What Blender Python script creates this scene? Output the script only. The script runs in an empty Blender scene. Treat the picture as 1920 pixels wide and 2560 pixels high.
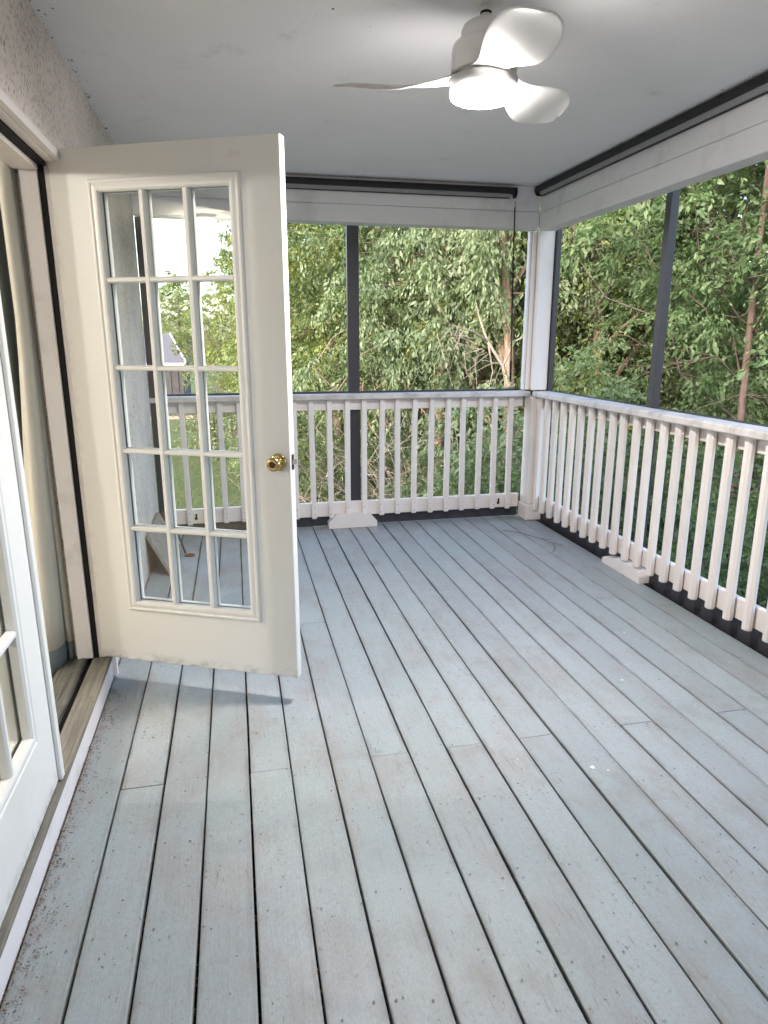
import bpy, bmesh, math, random
import numpy as np
from mathutils import Matrix, Vector

R = math.radians
random.seed(7)
sc = bpy.context.scene
col = sc.collection

# ------------------------------------------------------------------ camera
cd = bpy.data.cameras.new('camera')
cam = bpy.data.objects.new('camera', cd)
col.objects.link(cam)
cam.location = (0, 0, 1.4765)
cam.rotation_euler = (R(90 - 14.36), 0, R(-12.25))
cd.sensor_fit = 'HORIZONTAL'
cd.sensor_width = 36
cd.lens = 36 * 1693.2 / 1920
cd.clip_start = 0.05
cd.clip_end = 600
sc.camera = cam

# ------------------------------------------------------------------ sky, sun, exposure
SUN_EL, SUN_AZ = R(26), R(232)          # azimuth clockwise from +Y; the sun stands behind the house
w = bpy.data.worlds.new('World')
sc.world = w
w.use_nodes = True
nt = w.node_tree
bg = nt.nodes['Background']
sky = nt.nodes.new('ShaderNodeTexSky')
sky.sky_type = 'NISHITA'
sky.sun_disc = False
sky.sun_elevation = SUN_EL
sky.sun_rotation = SUN_AZ
sky.air_density = 1.0
sky.dust_density = 3.0
sky.ozone_density = 1.0
nt.links.new(sky.outputs['Color'], bg.inputs['Color'])
bg.inputs['Strength'].default_value = 0.15
sl = bpy.data.lights.new('sun', 'SUN')
sl.energy = 0.7
sl.angle = R(30)
sl.color = (1.0, 0.93, 0.84)
sun = bpy.data.objects.new('sun', sl)
col.objects.link(sun)
sd = Vector((math.sin(SUN_AZ) * math.cos(SUN_EL), math.cos(SUN_AZ) * math.cos(SUN_EL), math.sin(SUN_EL)))
sun.rotation_euler = (-sd).to_track_quat('-Z', 'Y').to_euler()
sun.location = (-20, -20, 30)

sc.view_settings.view_transform = 'Standard'
sc.view_settings.look = 'None'
sc.view_settings.exposure = 2.76
sc.view_settings.gamma = 1
sc.view_settings.use_curve_mapping = False
sc.view_settings.use_white_balance = True
sc.view_settings.white_balance_temperature = 6650
sc.view_settings.white_balance_tint = 13
sc.render.engine = 'CYCLES'
sc.cycles.use_denoising = True
sc.cycles.denoiser = 'OPENIMAGEDENOISE'
sc.cycles.max_bounces = 8
sc.cycles.diffuse_bounces = 4
sc.cycles.transparent_max_bounces = 24
sc.cycles.caustics_reflective = False
sc.cycles.caustics_refractive = False
sc.cycles.sample_clamp_indirect = 6
FAN_POWER = 29.0        # emission strength of the fan's diffuser
FAN_DOWN = 5.5          # watts the fan's lamp throws downward
ROOM_POWER = 44.0       # watts of the room's ceiling lamp

# ------------------------------------------------------------------ material helpers
class NT:
    def __init__(self, name):
        self.m = bpy.data.materials.new(name)
        self.m.use_nodes = True
        self.t = self.m.node_tree
        self.bsdf = self.t.nodes['Principled BSDF']
        self.out = self.t.nodes['Material Output']
    def n(self, typ, **kw):
        nd = self.t.nodes.new(typ)
        for k, v in kw.items():
            if k.startswith('i_'):
                key = k[2:].replace('_', ' ')
                nd.inputs[key].default_value = v
            else:
                setattr(nd, k, v)
        return nd
    def l(self, a, b):
        self.t.links.new(a, b)
    def pos(self, scale=(1, 1, 1), obj=False):
        if obj:
            src = self.n('ShaderNodeTexCoord').outputs['Object']
        else:
            src = self.n('ShaderNodeNewGeometry').outputs['Position']
        mp = self.n('ShaderNodeMapping')
        mp.inputs['Scale'].default_value = scale
        self.l(src, mp.inputs['Vector'])
        return mp.outputs['Vector']
    def noise(self, vec, scale, detail=5, rough=0.55, dist=0.0):
        nd = self.n('ShaderNodeTexNoise')
        nd.inputs['Scale'].default_value = scale
        nd.inputs['Detail'].default_value = detail
        nd.inputs['Roughness'].default_value = rough
        nd.inputs['Distortion'].default_value = dist
        self.l(vec, nd.inputs['Vector'])
        return nd.outputs['Fac']
    def ramp(self, fac, a, b, lo=0.0, hi=1.0):
        nd = self.n('ShaderNodeMapRange')
        nd.clamp = True
        nd.inputs['From Min'].default_value = a
        nd.inputs['From Max'].default_value = b
        nd.inputs['To Min'].default_value = lo
        nd.inputs['To Max'].default_value = hi
        self.l(fac, nd.inputs['Value'])
        return nd.outputs['Result']
    def math(self, op, a, b):
        nd = self.n('ShaderNodeMath', operation=op)
        for i, v in enumerate((a, b)):
            if isinstance(v, (int, float)):
                nd.inputs[i].default_value = v
            else:
                self.l(v, nd.inputs[i])
        return nd.outputs[0]
    def mix(self, fac, a, b, mode='MIX'):
        nd = self.n('ShaderNodeMix', data_type='RGBA', blend_type=mode)
        if isinstance(fac, (int, float)):
            nd.inputs[0].default_value = fac
        else:
            self.l(fac, nd.inputs[0])
        for i, v in ((6, a), (7, b)):
            if isinstance(v, tuple):
                nd.inputs[i].default_value = (*v[:3], 1)
            else:
                self.l(v, nd.inputs[i])
        return nd.outputs[2]
    def bump(self, height, strength=0.3, dist=0.01):
        nd = self.n('ShaderNodeBump')
        nd.inputs['Strength'].default_value = strength
        nd.inputs['Distance'].default_value = dist
        self.l(height, nd.inputs['Height'])
        self.l(nd.outputs['Normal'], self.bsdf.inputs['Normal'])
    def fin(self, color, rough=0.6, spec=0.4, metal=0.0):
        b = self.bsdf
        if isinstance(color, tuple):
            b.inputs['Base Color'].default_value = (*color[:3], 1)
        else:
            self.l(color, b.inputs['Base Color'])
        if isinstance(rough, (int, float)):
            b.inputs['Roughness'].default_value = rough
        else:
            self.l(rough, b.inputs['Roughness'])
        b.inputs['Specular IOR Level'].default_value = spec
        b.inputs['Metallic'].default_value = metal
        return self.m


def paint(name, c, dirt=(0.12, 0.11, 0.09), amt=0.35, scale=3.0, rough=0.55, speck=0.5, bump=0.15, grainaxis=None, var=0.06, th=0.56):
    k = NT(name)
    p = k.pos()
    big = k.noise(p, scale, 6, 0.62)
    f = k.ramp(big, th, th + 0.26, 0, amt)
    c1 = k.mix(f, c, dirt)
    sp = k.noise(p, 85, 3, 0.6)
    sp2 = k.noise(p, 5.5, 3, 0.6)
    sf = k.math('MULTIPLY', k.ramp(sp, 0.66, 0.76, 0, speck), k.ramp(sp2, 0.45, 0.68))
    c2 = k.mix(sf, c1, tuple(0.35 * x for x in dirt))
    oi = k.n('ShaderNodeObjectInfo').outputs['Random']
    hv = k.n('ShaderNodeHueSaturation')
    k.l(c2, hv.inputs['Color'])
    k.l(k.ramp(oi, 0, 1, 1 - var, 1 + var), hv.inputs['Value'])
    gs = {None: (1, 1, 1), 'x': (0.05, 1, 1), 'y': (1, 0.05, 1), 'z': (1, 1, 0.05)}[grainaxis]
    g = k.noise(k.pos(gs), 130, 4, 0.6)
    k.bump(g, bump, 0.004)
    return k.fin(hv.outputs['Color'], rough)


M = {}
M['rail'] = paint('rail_white_paint', (0.80, 0.735, 0.69), (0.35, 0.29, 0.24), 0.22, 3.0, 0.5, 0.6, 0.12, None, 0.04)
M['cap'] = paint('cap_weathered_paint', (0.64, 0.6, 0.57), (0.16, 0.14, 0.12), 0.5, 9.0, 0.55, 0.9, 0.3, None, 0.05, 0.45)
M['beam'] = paint('beam_grey_white_paint', (0.76, 0.75, 0.77), (0.2, 0.17, 0.15), 0.4, 3.0, 0.6, 0.9, 0.35, None, 0.04)
M['door'] = paint('door_paint', (0.74, 0.72, 0.66), (0.30, 0.27, 0.19), 0.22, 1.6, 0.42, 0.25, 0.06, None, 0.01, 0.6)
def m_door():
    k = NT('door_paint')
    tc = k.n('ShaderNodeTexCoord').outputs['Object']
    sx = k.n('ShaderNodeSeparateXYZ')
    k.l(tc, sx.inputs[0])
    p = k.pos()
    big = k.noise(p, 1.6, 6, 0.62)
    c = k.mix(k.ramp(big, 0.58, 0.85, 0, 0.25), (0.77, 0.77, 0.75), (0.42, 0.39, 0.31))
    n1 = k.noise(k.pos((0.35, 1, 1)), 26, 6, 0.7)
    low = k.math('MULTIPLY', k.ramp(sx.outputs[2], 0.0, 0.045, 1, 0), k.ramp(n1, 0.44, 0.62))
    hin = k.math('MULTIPLY', k.ramp(sx.outputs[0], 0.0, 0.03, 1, 0), k.ramp(n1, 0.48, 0.66))
    c = k.mix(k.math('MULTIPLY', k.math('MAXIMUM', low, k.math('MULTIPLY', hin, 0.4)), 0.5), c, (0.1, 0.085, 0.07))
    sp = k.noise(p, 70, 3, 0.6)
    c = k.mix(k.ramp(sp, 0.74, 0.78, 0, 0.5), c, (0.15, 0.12, 0.1))
    k.bump(k.noise(k.pos((1, 1, 0.1)), 120, 3), 0.06, 0.003)
    return k.fin(c, 0.42)


M['door'] = m_door()
M['trim'] = paint('trim_paint', (0.77, 0.74, 0.745), (0.2, 0.17, 0.14), 0.4, 6, 0.5, 0.6, 0.12, None, 0.04)
def m_blade():
    k = NT('blade_plastic')
    g = k.n('ShaderNodeNewGeometry')
    sx = k.n('ShaderNodeSeparateXYZ')
    k.l(g.outputs['True Normal'], sx.inputs[0])
    n = k.noise(k.pos(), 30, 4, 0.6)
    f = k.math('MULTIPLY', k.ramp(sx.outputs[2], 0.2, 0.7), k.ramp(n, 0.3, 0.6, 0.4, 0.9))
    return k.fin(k.mix(f, (0.78, 0.77, 0.76), (0.3, 0.25, 0.22)), 0.4)


M['blade'] = m_blade()
M['fan_ring'] = NT('fan_ring_satin').fin((0.5, 0.5, 0.5), 0.5, 0.3)
M['fan'] = NT('fan_white_plastic').fin((0.78, 0.77, 0.76), 0.38, 0.4)
M['dark'] = paint('dark_bronze_metal', (0.045, 0.043, 0.05), (0.11, 0.09, 0.08), 0.5, 4, 0.42, 0.3, 0.05)
M['black'] = NT('black_rubber').fin((0.012, 0.011, 0.011), 0.7, 0.2)
M['shade'] = NT('shade_black').fin((0.018, 0.019, 0.022), 0.5, 0.3)


def m_ribbed():
    k = NT('ribbed_shade_mesh')
    wv = k.n('ShaderNodeTexWave', wave_type='BANDS', bands_direction='DIAGONAL')
    wv.inputs['Scale'].default_value = 110
    wv.inputs['Distortion'].default_value = 1.0
    wv.inputs['Detail'].default_value = 2
    k.l(k.pos((1, 1, 0)), wv.inputs['Vector'])
    nz = k.noise(k.pos(), 160, 2)
    c = k.mix(wv.outputs['Fac'], (0.14, 0.14, 0.145), (0.34, 0.34, 0.34))
    c = k.mix(k.ramp(nz, 0.4, 0.7, 0, 0.5), c, (0.4, 0.39, 0.38))
    return k.fin(c, 0.7)


M['ribbed'] = m_ribbed()


def m_deck():
    k = NT('deck_blue_grey_paint')
    p = k.pos()
    oi = k.n('ShaderNodeObjectInfo').outputs['Random']
    comb = k.n('ShaderNodeCombineXYZ')
    k.l(k.math('MULTIPLY', oi, 37.0), comb.inputs[1])
    va = k.n('ShaderNodeVectorMath', operation='ADD')
    k.l(p, va.inputs[0])
    k.l(comb.outputs[0], va.inputs[1])
    def mapped(s):
        mp = k.n('ShaderNodeMapping')
        mp.inputs['Scale'].default_value = s
        k.l(va.outputs[0], mp.inputs['Vector'])
        return mp.outputs[0]
    grain = k.noise(mapped((1, 0.06, 1)), 75, 6, 0.65, 0.3)
    patch = k.noise(mapped((1, 0.45, 1)), 5.5, 7, 0.66)
    wide = k.noise(p, 1.1, 5, 0.6)
    c = k.mix(k.ramp(wide, 0.35, 0.65), (0.285, 0.335, 0.34), (0.315, 0.34, 0.36))
    c = k.mix(k.ramp(patch, 0.46, 0.68, 0, 0.8), c, (0.275, 0.27, 0.26))
    wear = k.math('MULTIPLY', k.ramp(grain, 0.56, 0.66), k.ramp(patch, 0.48, 0.62))
    c = k.mix(k.math('MULTIPLY', wear, 0.4), c, (0.15, 0.14, 0.13))
    sp = k.noise(p, 55, 4, 0.62)
    sp2 = k.noise(p, 4.0, 4, 0.6)
    sf = k.math('MULTIPLY', k.ramp(sp, 0.62, 0.70), k.ramp(sp2, 0.40, 0.6))
    c = k.mix(k.math('MULTIPLY', sf, 0.85), c, (0.085, 0.065, 0.05))
    ea = k.n('ShaderNodeAttribute', attribute_name='edge').outputs['Fac']
    en = k.noise(mapped((1, 0.25, 1)), 16, 6, 0.7)
    c = k.mix(k.math('MULTIPLY', k.ramp(ea, 0.05, 1.0), k.ramp(en, 0.45, 0.68, 0.03, 0.6)), c, (0.11, 0.095, 0.08))
    st = k.noise(p, 2.6, 6, 0.7)
    c = k.mix(k.ramp(st, 0.56, 0.76, 0, 0.7), c, (0.2, 0.185, 0.155))
    lt = k.noise(p, 3.7, 5, 0.7)
    c = k.mix(k.ramp(lt, 0.64, 0.8, 0, 0.45), c, (0.47, 0.52, 0.54))
    fine = k.noise(mapped((1, 0.35, 1)), 240, 4, 0.7)
    c = k.mix(k.ramp(fine, 0.5, 0.72, 0, 0.45), c, (0.22, 0.215, 0.205))
    c = k.mix(k.ramp(fine, 0.28, 0.46, 0.3, 0), c, (0.46, 0.5, 0.51))
    scr = k.noise(mapped((1, 0.12, 1)), 130, 3, 0.6, 0.6)
    c = k.mix(k.math('MULTIPLY', k.ramp(scr, 0.65, 0.69), k.ramp(sp2, 0.46, 0.62, 0, 0.75)), c, (0.12, 0.1, 0.085))
    hv = k.n('ShaderNodeHueSaturation')
    k.l(c, hv.inputs['Color'])
    k.l(k.ramp(oi, 0, 1, 0.92, 1.07), hv.inputs['Value'])
    k.bump(k.math('ADD', grain, k.math('MULTIPLY', k.noise(p, 30, 5), 0.8)), 0.35, 0.004)
    return k.fin(hv.outputs['Color'], k.ramp(patch, 0.3, 0.7, 0.42, 0.62), 0.42)


M['deck'] = m_deck()


def m_stucco(name, c):
    k = NT(name)
    p = k.pos()
    pz = k.pos((1, 1, 0.5))
    big = k.noise(p, 1.6, 5, 0.6)
    sp = k.noise(pz, 105, 4, 0.62)
    f = k.math('MULTIPLY', k.ramp(sp, 0.56, 0.64, 0, 0.92), k.ramp(big, 0.36, 0.6, 0.45, 1))
    cc = k.mix(k.ramp(big, 0.4, 0.75, 0, 0.4), c, (0.3, 0.28, 0.25))
    cc = k.mix(f, cc, (0.06, 0.053, 0.05))
    h = k.math('ADD', k.noise(pz, 80, 5, 0.65), k.math('MULTIPLY', k.noise(p, 140, 3), 0.5))
    k.bump(h, 0.9, 0.012)
    return k.fin(cc, 0.85, 0.2)


M['stucco'] = m_stucco('stucco', (0.84, 0.775, 0.74))


def m_ceiling():
    k = NT('sprayed_ceiling')
    p = k.pos()
    n1 = k.noise(p, 190, 3, 0.6)
    big = k.noise(p, 1.3, 4, 0.6)
    c = k.mix(k.ramp(big, 0.35, 0.7), (0.83, 0.82, 0.83), (0.78, 0.77, 0.78))
    sp = k.noise(p, 40, 2)
    c = k.mix(k.ramp(sp, 0.76, 0.8, 0, 0.6), c, (0.15, 0.14, 0.13))
    grime = k.noise(p, 4, 6, 0.7)
    c = k.mix(k.ramp(grime, 0.62, 0.8, 0, 0.35), c, (0.2, 0.19, 0.17))
    k.bump(n1, 0.6, 0.004)
    return k.fin(c, 0.9, 0.15)


M['ceiling'] = m_ceiling()


def m_wood(name, c, c2, axis):
    k = NT(name)
    s = {'x': (0.04, 1, 1), 'y': (1, 0.04, 1), 'z': (1, 1, 0.04)}[axis]
    g = k.noise(k.pos(s), 90, 6, 0.65, 0.4)
    b = k.noise(k.pos(), 14, 5, 0.6)
    cc = k.mix(k.ramp(g, 0.35, 0.68), c, c2)
    cc = k.mix(k.ramp(b, 0.52, 0.75, 0, 0.5), cc, tuple(0.4 * x for x in c))
    k.bump(g, 0.5, 0.004)
    return k.fin(cc, 0.75, 0.25)


M['sill'] = m_wood('sill_weathered_wood', (0.13, 0.122, 0.102), (0.26, 0.25, 0.215), 'y')
M['sill2'] = m_wood('inner_sill_grey_wood', (0.06, 0.06, 0.052), (0.19, 0.19, 0.165), 'y')
M['plank'] = m_wood('old_grey_board', (0.22, 0.2, 0.185), (0.36, 0.335, 0.31), 'z')
M['joist'] = NT('joist_wood').fin((0.05, 0.042, 0.035), 0.9, 0.1)
M['brass'] = NT('aged_brass').fin((0.5, 0.38, 0.17), 0.2, 0.5, 1.0)
M['steel'] = NT('grey_steel').fin((0.45, 0.43, 0.42), 0.3, 0.5, 1.0)
M['bronze'] = NT('dark_plate').fin((0.09, 0.05, 0.035), 0.45, 0.5, 0.8)
M['rust'] = NT('rust').fin((0.17, 0.065, 0.03), 0.85, 0.2)
M['screw'] = NT('screw_head').fin((0.17, 0.165, 0.16), 0.6, 0.3, 0.2)
M['cream'] = None
M['roomwall'] = NT('room_wall_paint').fin((0.6, 0.58, 0.5), 0.8, 0.2)


def m_cloth(name, c, trans):
    k = NT(name)
    n = k.noise(k.pos((1, 1, 1)), 300, 2)
    k.bump(n, 0.2, 0.002)
    k.fin(c, 0.85, 0.1)
    if trans:
        tr = k.n('ShaderNodeBsdfTranslucent')
        tr.inputs['Color'].default_value = (*c, 1)
        mx = k.n('ShaderNodeMixShader')
        mx.inputs[0].default_value = trans
        k.l(k.bsdf.outputs[0], mx.inputs[1])
        k.l(tr.outputs[0], mx.inputs[2])
        k.l(mx.outputs[0], k.out.inputs['Surface'])
    return k.m


M['cream'] = m_cloth('cream_curtain', (0.63, 0.62, 0.56), 0.08)
M['slate'] = m_cloth('slate_cloth', (0.15, 0.175, 0.185), 0.0)


def m_tile():
    k = NT('floor_tile')
    n = k.noise(k.pos(), 5, 5)
    return k.fin(k.mix(k.ramp(n, 0.35, 0.7), (0.6, 0.53, 0.36), (0.5, 0.43, 0.28)), 0.35, 0.4)


M['tile'] = m_tile()


def m_glass():
    k = NT('pane_glass')
    tr = k.n('ShaderNodeBsdfTransparent')
    tr.inputs['Color'].default_value = (0.97, 0.985, 0.975, 1)
    gl = k.n('ShaderNodeBsdfGlossy')
    gl.inputs['Roughness'].default_value = 0.02
    lw = k.n('ShaderNodeLayerWeight')
    lw.inputs['Blend'].default_value = 0.5
    fr = k.math('ADD', k.math('MULTIPLY', k.math('POWER', lw.outputs['Facing'], 5.0), 0.96), 0.04)
    mx = k.n('ShaderNodeMixShader')
    k.l(fr, mx.inputs[0])
    k.l(tr.outputs[0], mx.inputs[1])
    k.l(gl.outputs[0], mx.inputs[2])
    k.l(mx.outputs[0], k.out.inputs['Surface'])
    return k.m


M['glass'] = m_glass()


def m_emit(name, c, s):
    k = NT(name)
    k.fin((0.8, 0.8, 0.8), 0.4)
    k.bsdf.inputs['Emission Color'].default_value = (*c, 1)
    k.bsdf.inputs['Emission Strength'].default_value = s
    return k.m


M['lamp'] = m_emit('fan_lamp_glow', (1.0, 0.965, 0.92), FAN_POWER)
M['roomlamp'] = m_emit('room_lamp_glow', (1.0, 0.9, 0.72), 6.0)


def m_leaf(name, a, b, c3, trans=0.4, rough=0.5):
    """leaf colours vary leaf by leaf through the 'tint' attribute and tree by tree"""
    k = NT(name)
    at = k.n('ShaderNodeAttribute', attribute_name='tint')
    f = at.outputs['Fac']
    c = k.mix(k.ramp(f, 0, 0.7), a, b)
    c = k.mix(k.ramp(f, 0.9, 1.0), c, c3)
    oi = k.n('ShaderNodeObjectInfo').outputs['Random']
    hv = k.n('ShaderNodeHueSaturation')
    k.l(c, hv.inputs['Color'])
    k.l(k.ramp(oi, 0, 1, 0.485, 0.515), hv.inputs['Hue'])
    k.l(k.ramp(oi, 0, 1, 0.85, 1.15), hv.inputs['Value'])
    cc = hv.outputs['Color']
    k.fin(cc, rough, 0.35)
    tr = k.n('ShaderNodeBsdfTranslucent')
    k.l(k.mix(1.0, cc, (1.2, 1.3, 0.55), 'MULTIPLY'), tr.inputs['Color'])
    mx = k.n('ShaderNodeMixShader')
    mx.inputs[0].default_value = trans
    k.l(k.bsdf.outputs[0], mx.inputs[1])
    k.l(tr.outputs[0], mx.inputs[2])
    k.l(mx.outputs[0], k.out.inputs['Surface'])
    return k.m


M['leaf_yellow'] = m_leaf('leaf_yellow_green', (0.092, 0.134, 0.044), (0.196, 0.238, 0.090), (0.282, 0.268, 0.135))
M['leaf_mid'] = m_leaf('leaf_mid_green', (0.065, 0.114, 0.052), (0.141, 0.198, 0.097), (0.217, 0.238, 0.149))
M['leaf_pale'] = m_leaf('leaf_pale_green', (0.092, 0.138, 0.077), (0.196, 0.247, 0.155), (0.347, 0.367, 0.290))
M['leaf_dark'] = m_leaf('leaf_dark_green', (0.049, 0.084, 0.047), (0.113, 0.161, 0.083), (0.197, 0.205, 0.125))
M['leaf_dry'] = m_leaf('leaf_litter_brown', (0.11, 0.065, 0.04), (0.2, 0.125, 0.08), (0.3, 0.24, 0.14), 0.0, 0.9)


def m_bark(name, a, b):
    k = NT(name)
    n = k.noise(k.pos((1, 1, 0.3)), 14, 6, 0.65)
    k.bump(n, 0.7, 0.03)
    return k.fin(k.mix(k.ramp(n, 0.35, 0.68), a, b), 0.85, 0.2)


M['bark_pink'] = m_bark('bark_pinkish', (0.17, 0.12, 0.095), (0.33, 0.245, 0.2))
M['bark_red'] = m_bark('bark_red_brown', (0.07, 0.052, 0.045), (0.15, 0.108, 0.094))
M['bark_grey'] = m_bark('bark_grey', (0.06, 0.052, 0.042), (0.17, 0.15, 0.125))
M['dead'] = m_bark('dead_wood', (0.2, 0.175, 0.145), (0.37, 0.335, 0.29))


def m_ground():
    k = NT('lawn_grass')
    p = k.pos()
    a = k.noise(p, 0.25, 5, 0.6)
    b = k.noise(p, 9, 5, 0.7)
    c = k.mix(k.ramp(a, 0.35, 0.65), (0.075, 0.105, 0.05), (0.11, 0.13, 0.065))
    c = k.mix(k.ramp(b, 0.4, 0.7, 0, 0.6), c, (0.1, 0.13, 0.05))
    k.bump(b, 1.0, 0.1)
    return k.fin(c, 0.9, 0.1)


M['ground'] = m_ground()
M['grass'] = m_leaf('grass_blade', (0.07, 0.1, 0.045), (0.12, 0.15, 0.075), (0.18, 0.18, 0.09), 0.25, 0.6)


def m_noise2(name, a, b, sc_, rough=0.85):
    k = NT(name)
    n = k.noise(k.pos(), sc_, 6, 0.65)
    k.bump(n, 0.6, 0.03)
    return k.fin(k.mix(k.ramp(n, 0.35, 0.65), a, b), rough, 0.2)


M['litter_ground'] = m_noise2('leaf_mould_ground', (0.045, 0.03, 0.02), (0.11, 0.075, 0.05), 7)
M['path'] = m_noise2('pinkish_drive', (0.5, 0.32, 0.24), (0.42, 0.27, 0.2), 2)
M['roof'] = m_noise2('slate_grey_shingle', (0.085, 0.085, 0.105), (0.12, 0.118, 0.14), 9)
M['siding'] = m_noise2('dark_siding', (0.05, 0.05, 0.06), (0.07, 0.07, 0.08), 4)
M['fascia'] = NT('pale_fascia').fin((0.5, 0.5, 0.5), 0.6)

# ------------------------------------------------------------------ geometry helpers
class MB:
    def __init__(self):
        self.V, self.F = [], []
    def add(self, vs, fs):
        o = len(self.V)
        self.V += [tuple(v) for v in vs]
        self.F += [tuple(i + o for i in f) for f in fs]
        return self
    def box(self, x0, x1, y0, y1, z0, z1):
        v = [(x0, y0, z0), (x1, y0, z0), (x1, y1, z0), (x0, y1, z0), (x0, y0, z1), (x1, y0, z1), (x1, y1, z1), (x0, y1, z1)]
        return self.add(v, [(0, 3, 2, 1), (4, 5, 6, 7), (0, 1, 5, 4), (1, 2, 6, 5), (2, 3, 7, 6), (3, 0, 4, 7)])
    def cbox(self, x0, x1, y0, y1, z0, z1, c=0.004):
        bm = bmesh.new()
        bmesh.ops.create_cube(bm, size=1)
        for v in bm.verts:
            v.co = ((x0 + x1) / 2 + v.co.x * (x1 - x0), (y0 + y1) / 2 + v.co.y * (y1 - y0), (z0 + z1) / 2 + v.co.z * (z1 - z0))
        bmesh.ops.bevel(bm, geom=bm.edges[:], offset=c, segments=1, affect='EDGES')
        bm.verts.index_update()
        self.add([v.co[:] for v in bm.verts], [[v.index for v in f.verts] for f in bm.faces])
        bm.free()
        return self
    def prism(self, poly, axis, a, b):
        """extrude a 2D polygon (counter-clockwise) along an axis"""
        n = len(poly)
        def P(p, t):
            if axis == 'x': return (t, p[0], p[1])
            if axis == 'y': return (p[0], t, p[1])
            return (p[0], p[1], t)
        v = [P(p, a) for p in poly] + [P(p, b) for p in poly]
        f = [tuple(range(n))[::-1], tuple(range(n, 2 * n))] + [(i, (i + 1) % n, n + (i + 1) % n, n + i) for i in range(n)]
        return self.add(v, f)
    def tube(self, pts, rad, n=6, cap=True):
        pts = [Vector(p) for p in pts]
        if isinstance(rad, (int, float)): rad = [rad] * len(pts)
        o = len(self.V)
        ref = Vector((0.31, 0.17, 0.93))
        for i, p in enumerate(pts):
            d = (pts[min(i + 1, len(pts) - 1)] - pts[max(i - 1, 0)])
            d = d.normalized() if d.length > 1e-9 else Vector((0, 0, 1))
            if abs(d.dot(ref)) > 0.95: ref = Vector((0.9, 0.2, 0.1))
            a = d.cross(ref).normalized()
            b = d.cross(a)
            for k in range(n):
                t = 2 * math.pi * k / n
                self.V.append(tuple(p + (a * math.cos(t) + b * math.sin(t)) * rad[i]))
        for i in range(len(pts) - 1):
            for k in range(n):
                k2 = (k + 1) % n
                self.F.append((o + i * n + k, o + i * n + k2, o + (i + 1) * n + k2, o + (i + 1) * n + k))
        if cap:
            self.F.append(tuple(o + k for k in range(n))[::-1])
            e = o + (len(pts) - 1) * n
            self.F.append(tuple(e + k for k in range(n)))
        return self
    def lathe(self, prof, c=(0, 0, 0), n=32, axis='z'):
        """prof: (radius, height) pairs; axis z, or -y for door furniture"""
        o = len(self.V)
        for r, h in prof:
            for k in range(n):
                t = 2 * math.pi * k / n
                x, y = r * math.cos(t), r * math.sin(t)
                if axis == 'z': v = (c[0] + x, c[1] + y, c[2] + h)
                elif axis == 'y': v = (c[0] + x, c[1] + h, c[2] - y)
                else: v = (c[0] + x, c[1] - h, c[2] + y)
                self.V.append(v)
        for i in range(len(prof) - 1):
            for k in range(n):
                k2 = (k + 1) % n
                self.F.append((o + i * n + k, o + i * n + k2, o + (i + 1) * n + k2, o + (i + 1) * n + k))
        return self
    def ring(self, prof, rect):
        """mitred rectangular frame in the local xz plane: prof = (inset, y) pairs, rect = x0,x1,z0,z1"""
        x0, x1, z0, z1 = rect
        o = len(self.V)
        for ins, y in prof:
            self.V += [(x0 + ins, y, z0 + ins), (x1 - ins, y, z0 + ins), (x1 - ins, y, z1 - ins), (x0 + ins, y, z1 - ins)]
        for i in range(len(prof) - 1):
            for k in range(4):
                k2 = (k + 1) % 4
                self.F.append((o + i * 4 + k, o + i * 4 + k2, o + i * 4 + 4 + k2, o + i * 4 + 4 + k))
        return self
    def mesh(self, name, smooth=False, fix=True):
        me = bpy.data.meshes.new(name)
        me.from_pydata(self.V, [], self.F)
        if fix:
            bm = bmesh.new()
            bm.from_mesh(me)
            bmesh.ops.recalc_face_normals(bm, faces=bm.faces[:])
            bm.to_mesh(me)
            bm.free()
        if smooth:
            me.polygons.foreach_set('use_smooth', [True] * len(me.polygons))
        return me
    def build(self, name, mat, parent=None, smooth=False, local=False, fix=True):
        return link(name, self.mesh(name, smooth, fix), mat, parent, local)


def link(name, me, mat, parent=None, local=False):
    if mat is not None and not me.materials:
        me.materials.append(mat)
    o = bpy.data.objects.new(name, me)
    col.objects.link(o)
    if parent is not None:
        o.parent = parent
        if not local:
            o.matrix_parent_inverse = parent.matrix_basis.inverted()
    return o


def empty(name, loc, rz=0.0):
    o = bpy.data.objects.new(name, None)
    o.empty_display_size = 0.1
    col.objects.link(o)
    o.location = loc
    o.rotation_euler = (0, 0, rz)
    o.matrix_basis = Matrix.Translation(loc) @ Matrix.Rotation(rz, 4, 'Z')
    return o


def tag(o, label=None, cat=None, group=None, kind=None):
    if label: o['label'] = label
    if cat: o['category'] = cat
    if group: o['group'] = group
    if kind: o['kind'] = kind
    return o


def copy_tree(o, parent=None):
    c = o.copy()
    col.objects.link(c)
    if parent is not None: c.parent = parent
    for ch in [x for x in bpy.data.objects if x.parent == o]:
        copy_tree(ch, c)
    return c


def octagon(x0, x1, y0, y1, c):
    return [(x0 + c, y0), (x1 - c, y0), (x1, y0 + c), (x1, y1 - c), (x1 - c, y1), (x0 + c, y1), (x0, y1 - c), (x0, y0 + c)]


WX = -0.607           # face of the house wall
CZ = 2.57             # porch ceiling
YF = 5.26             # far edge of the deck

# ------------------------------------------------------------------ ground and deck
GZ = -3.0
g = MB().add([(-220, -220, GZ), (220, -220, GZ), (220, 220, GZ), (-220, 220, GZ)], [(0, 1, 2, 3)]).build('ground', M['ground'])
tag(g, kind='structure')
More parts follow.
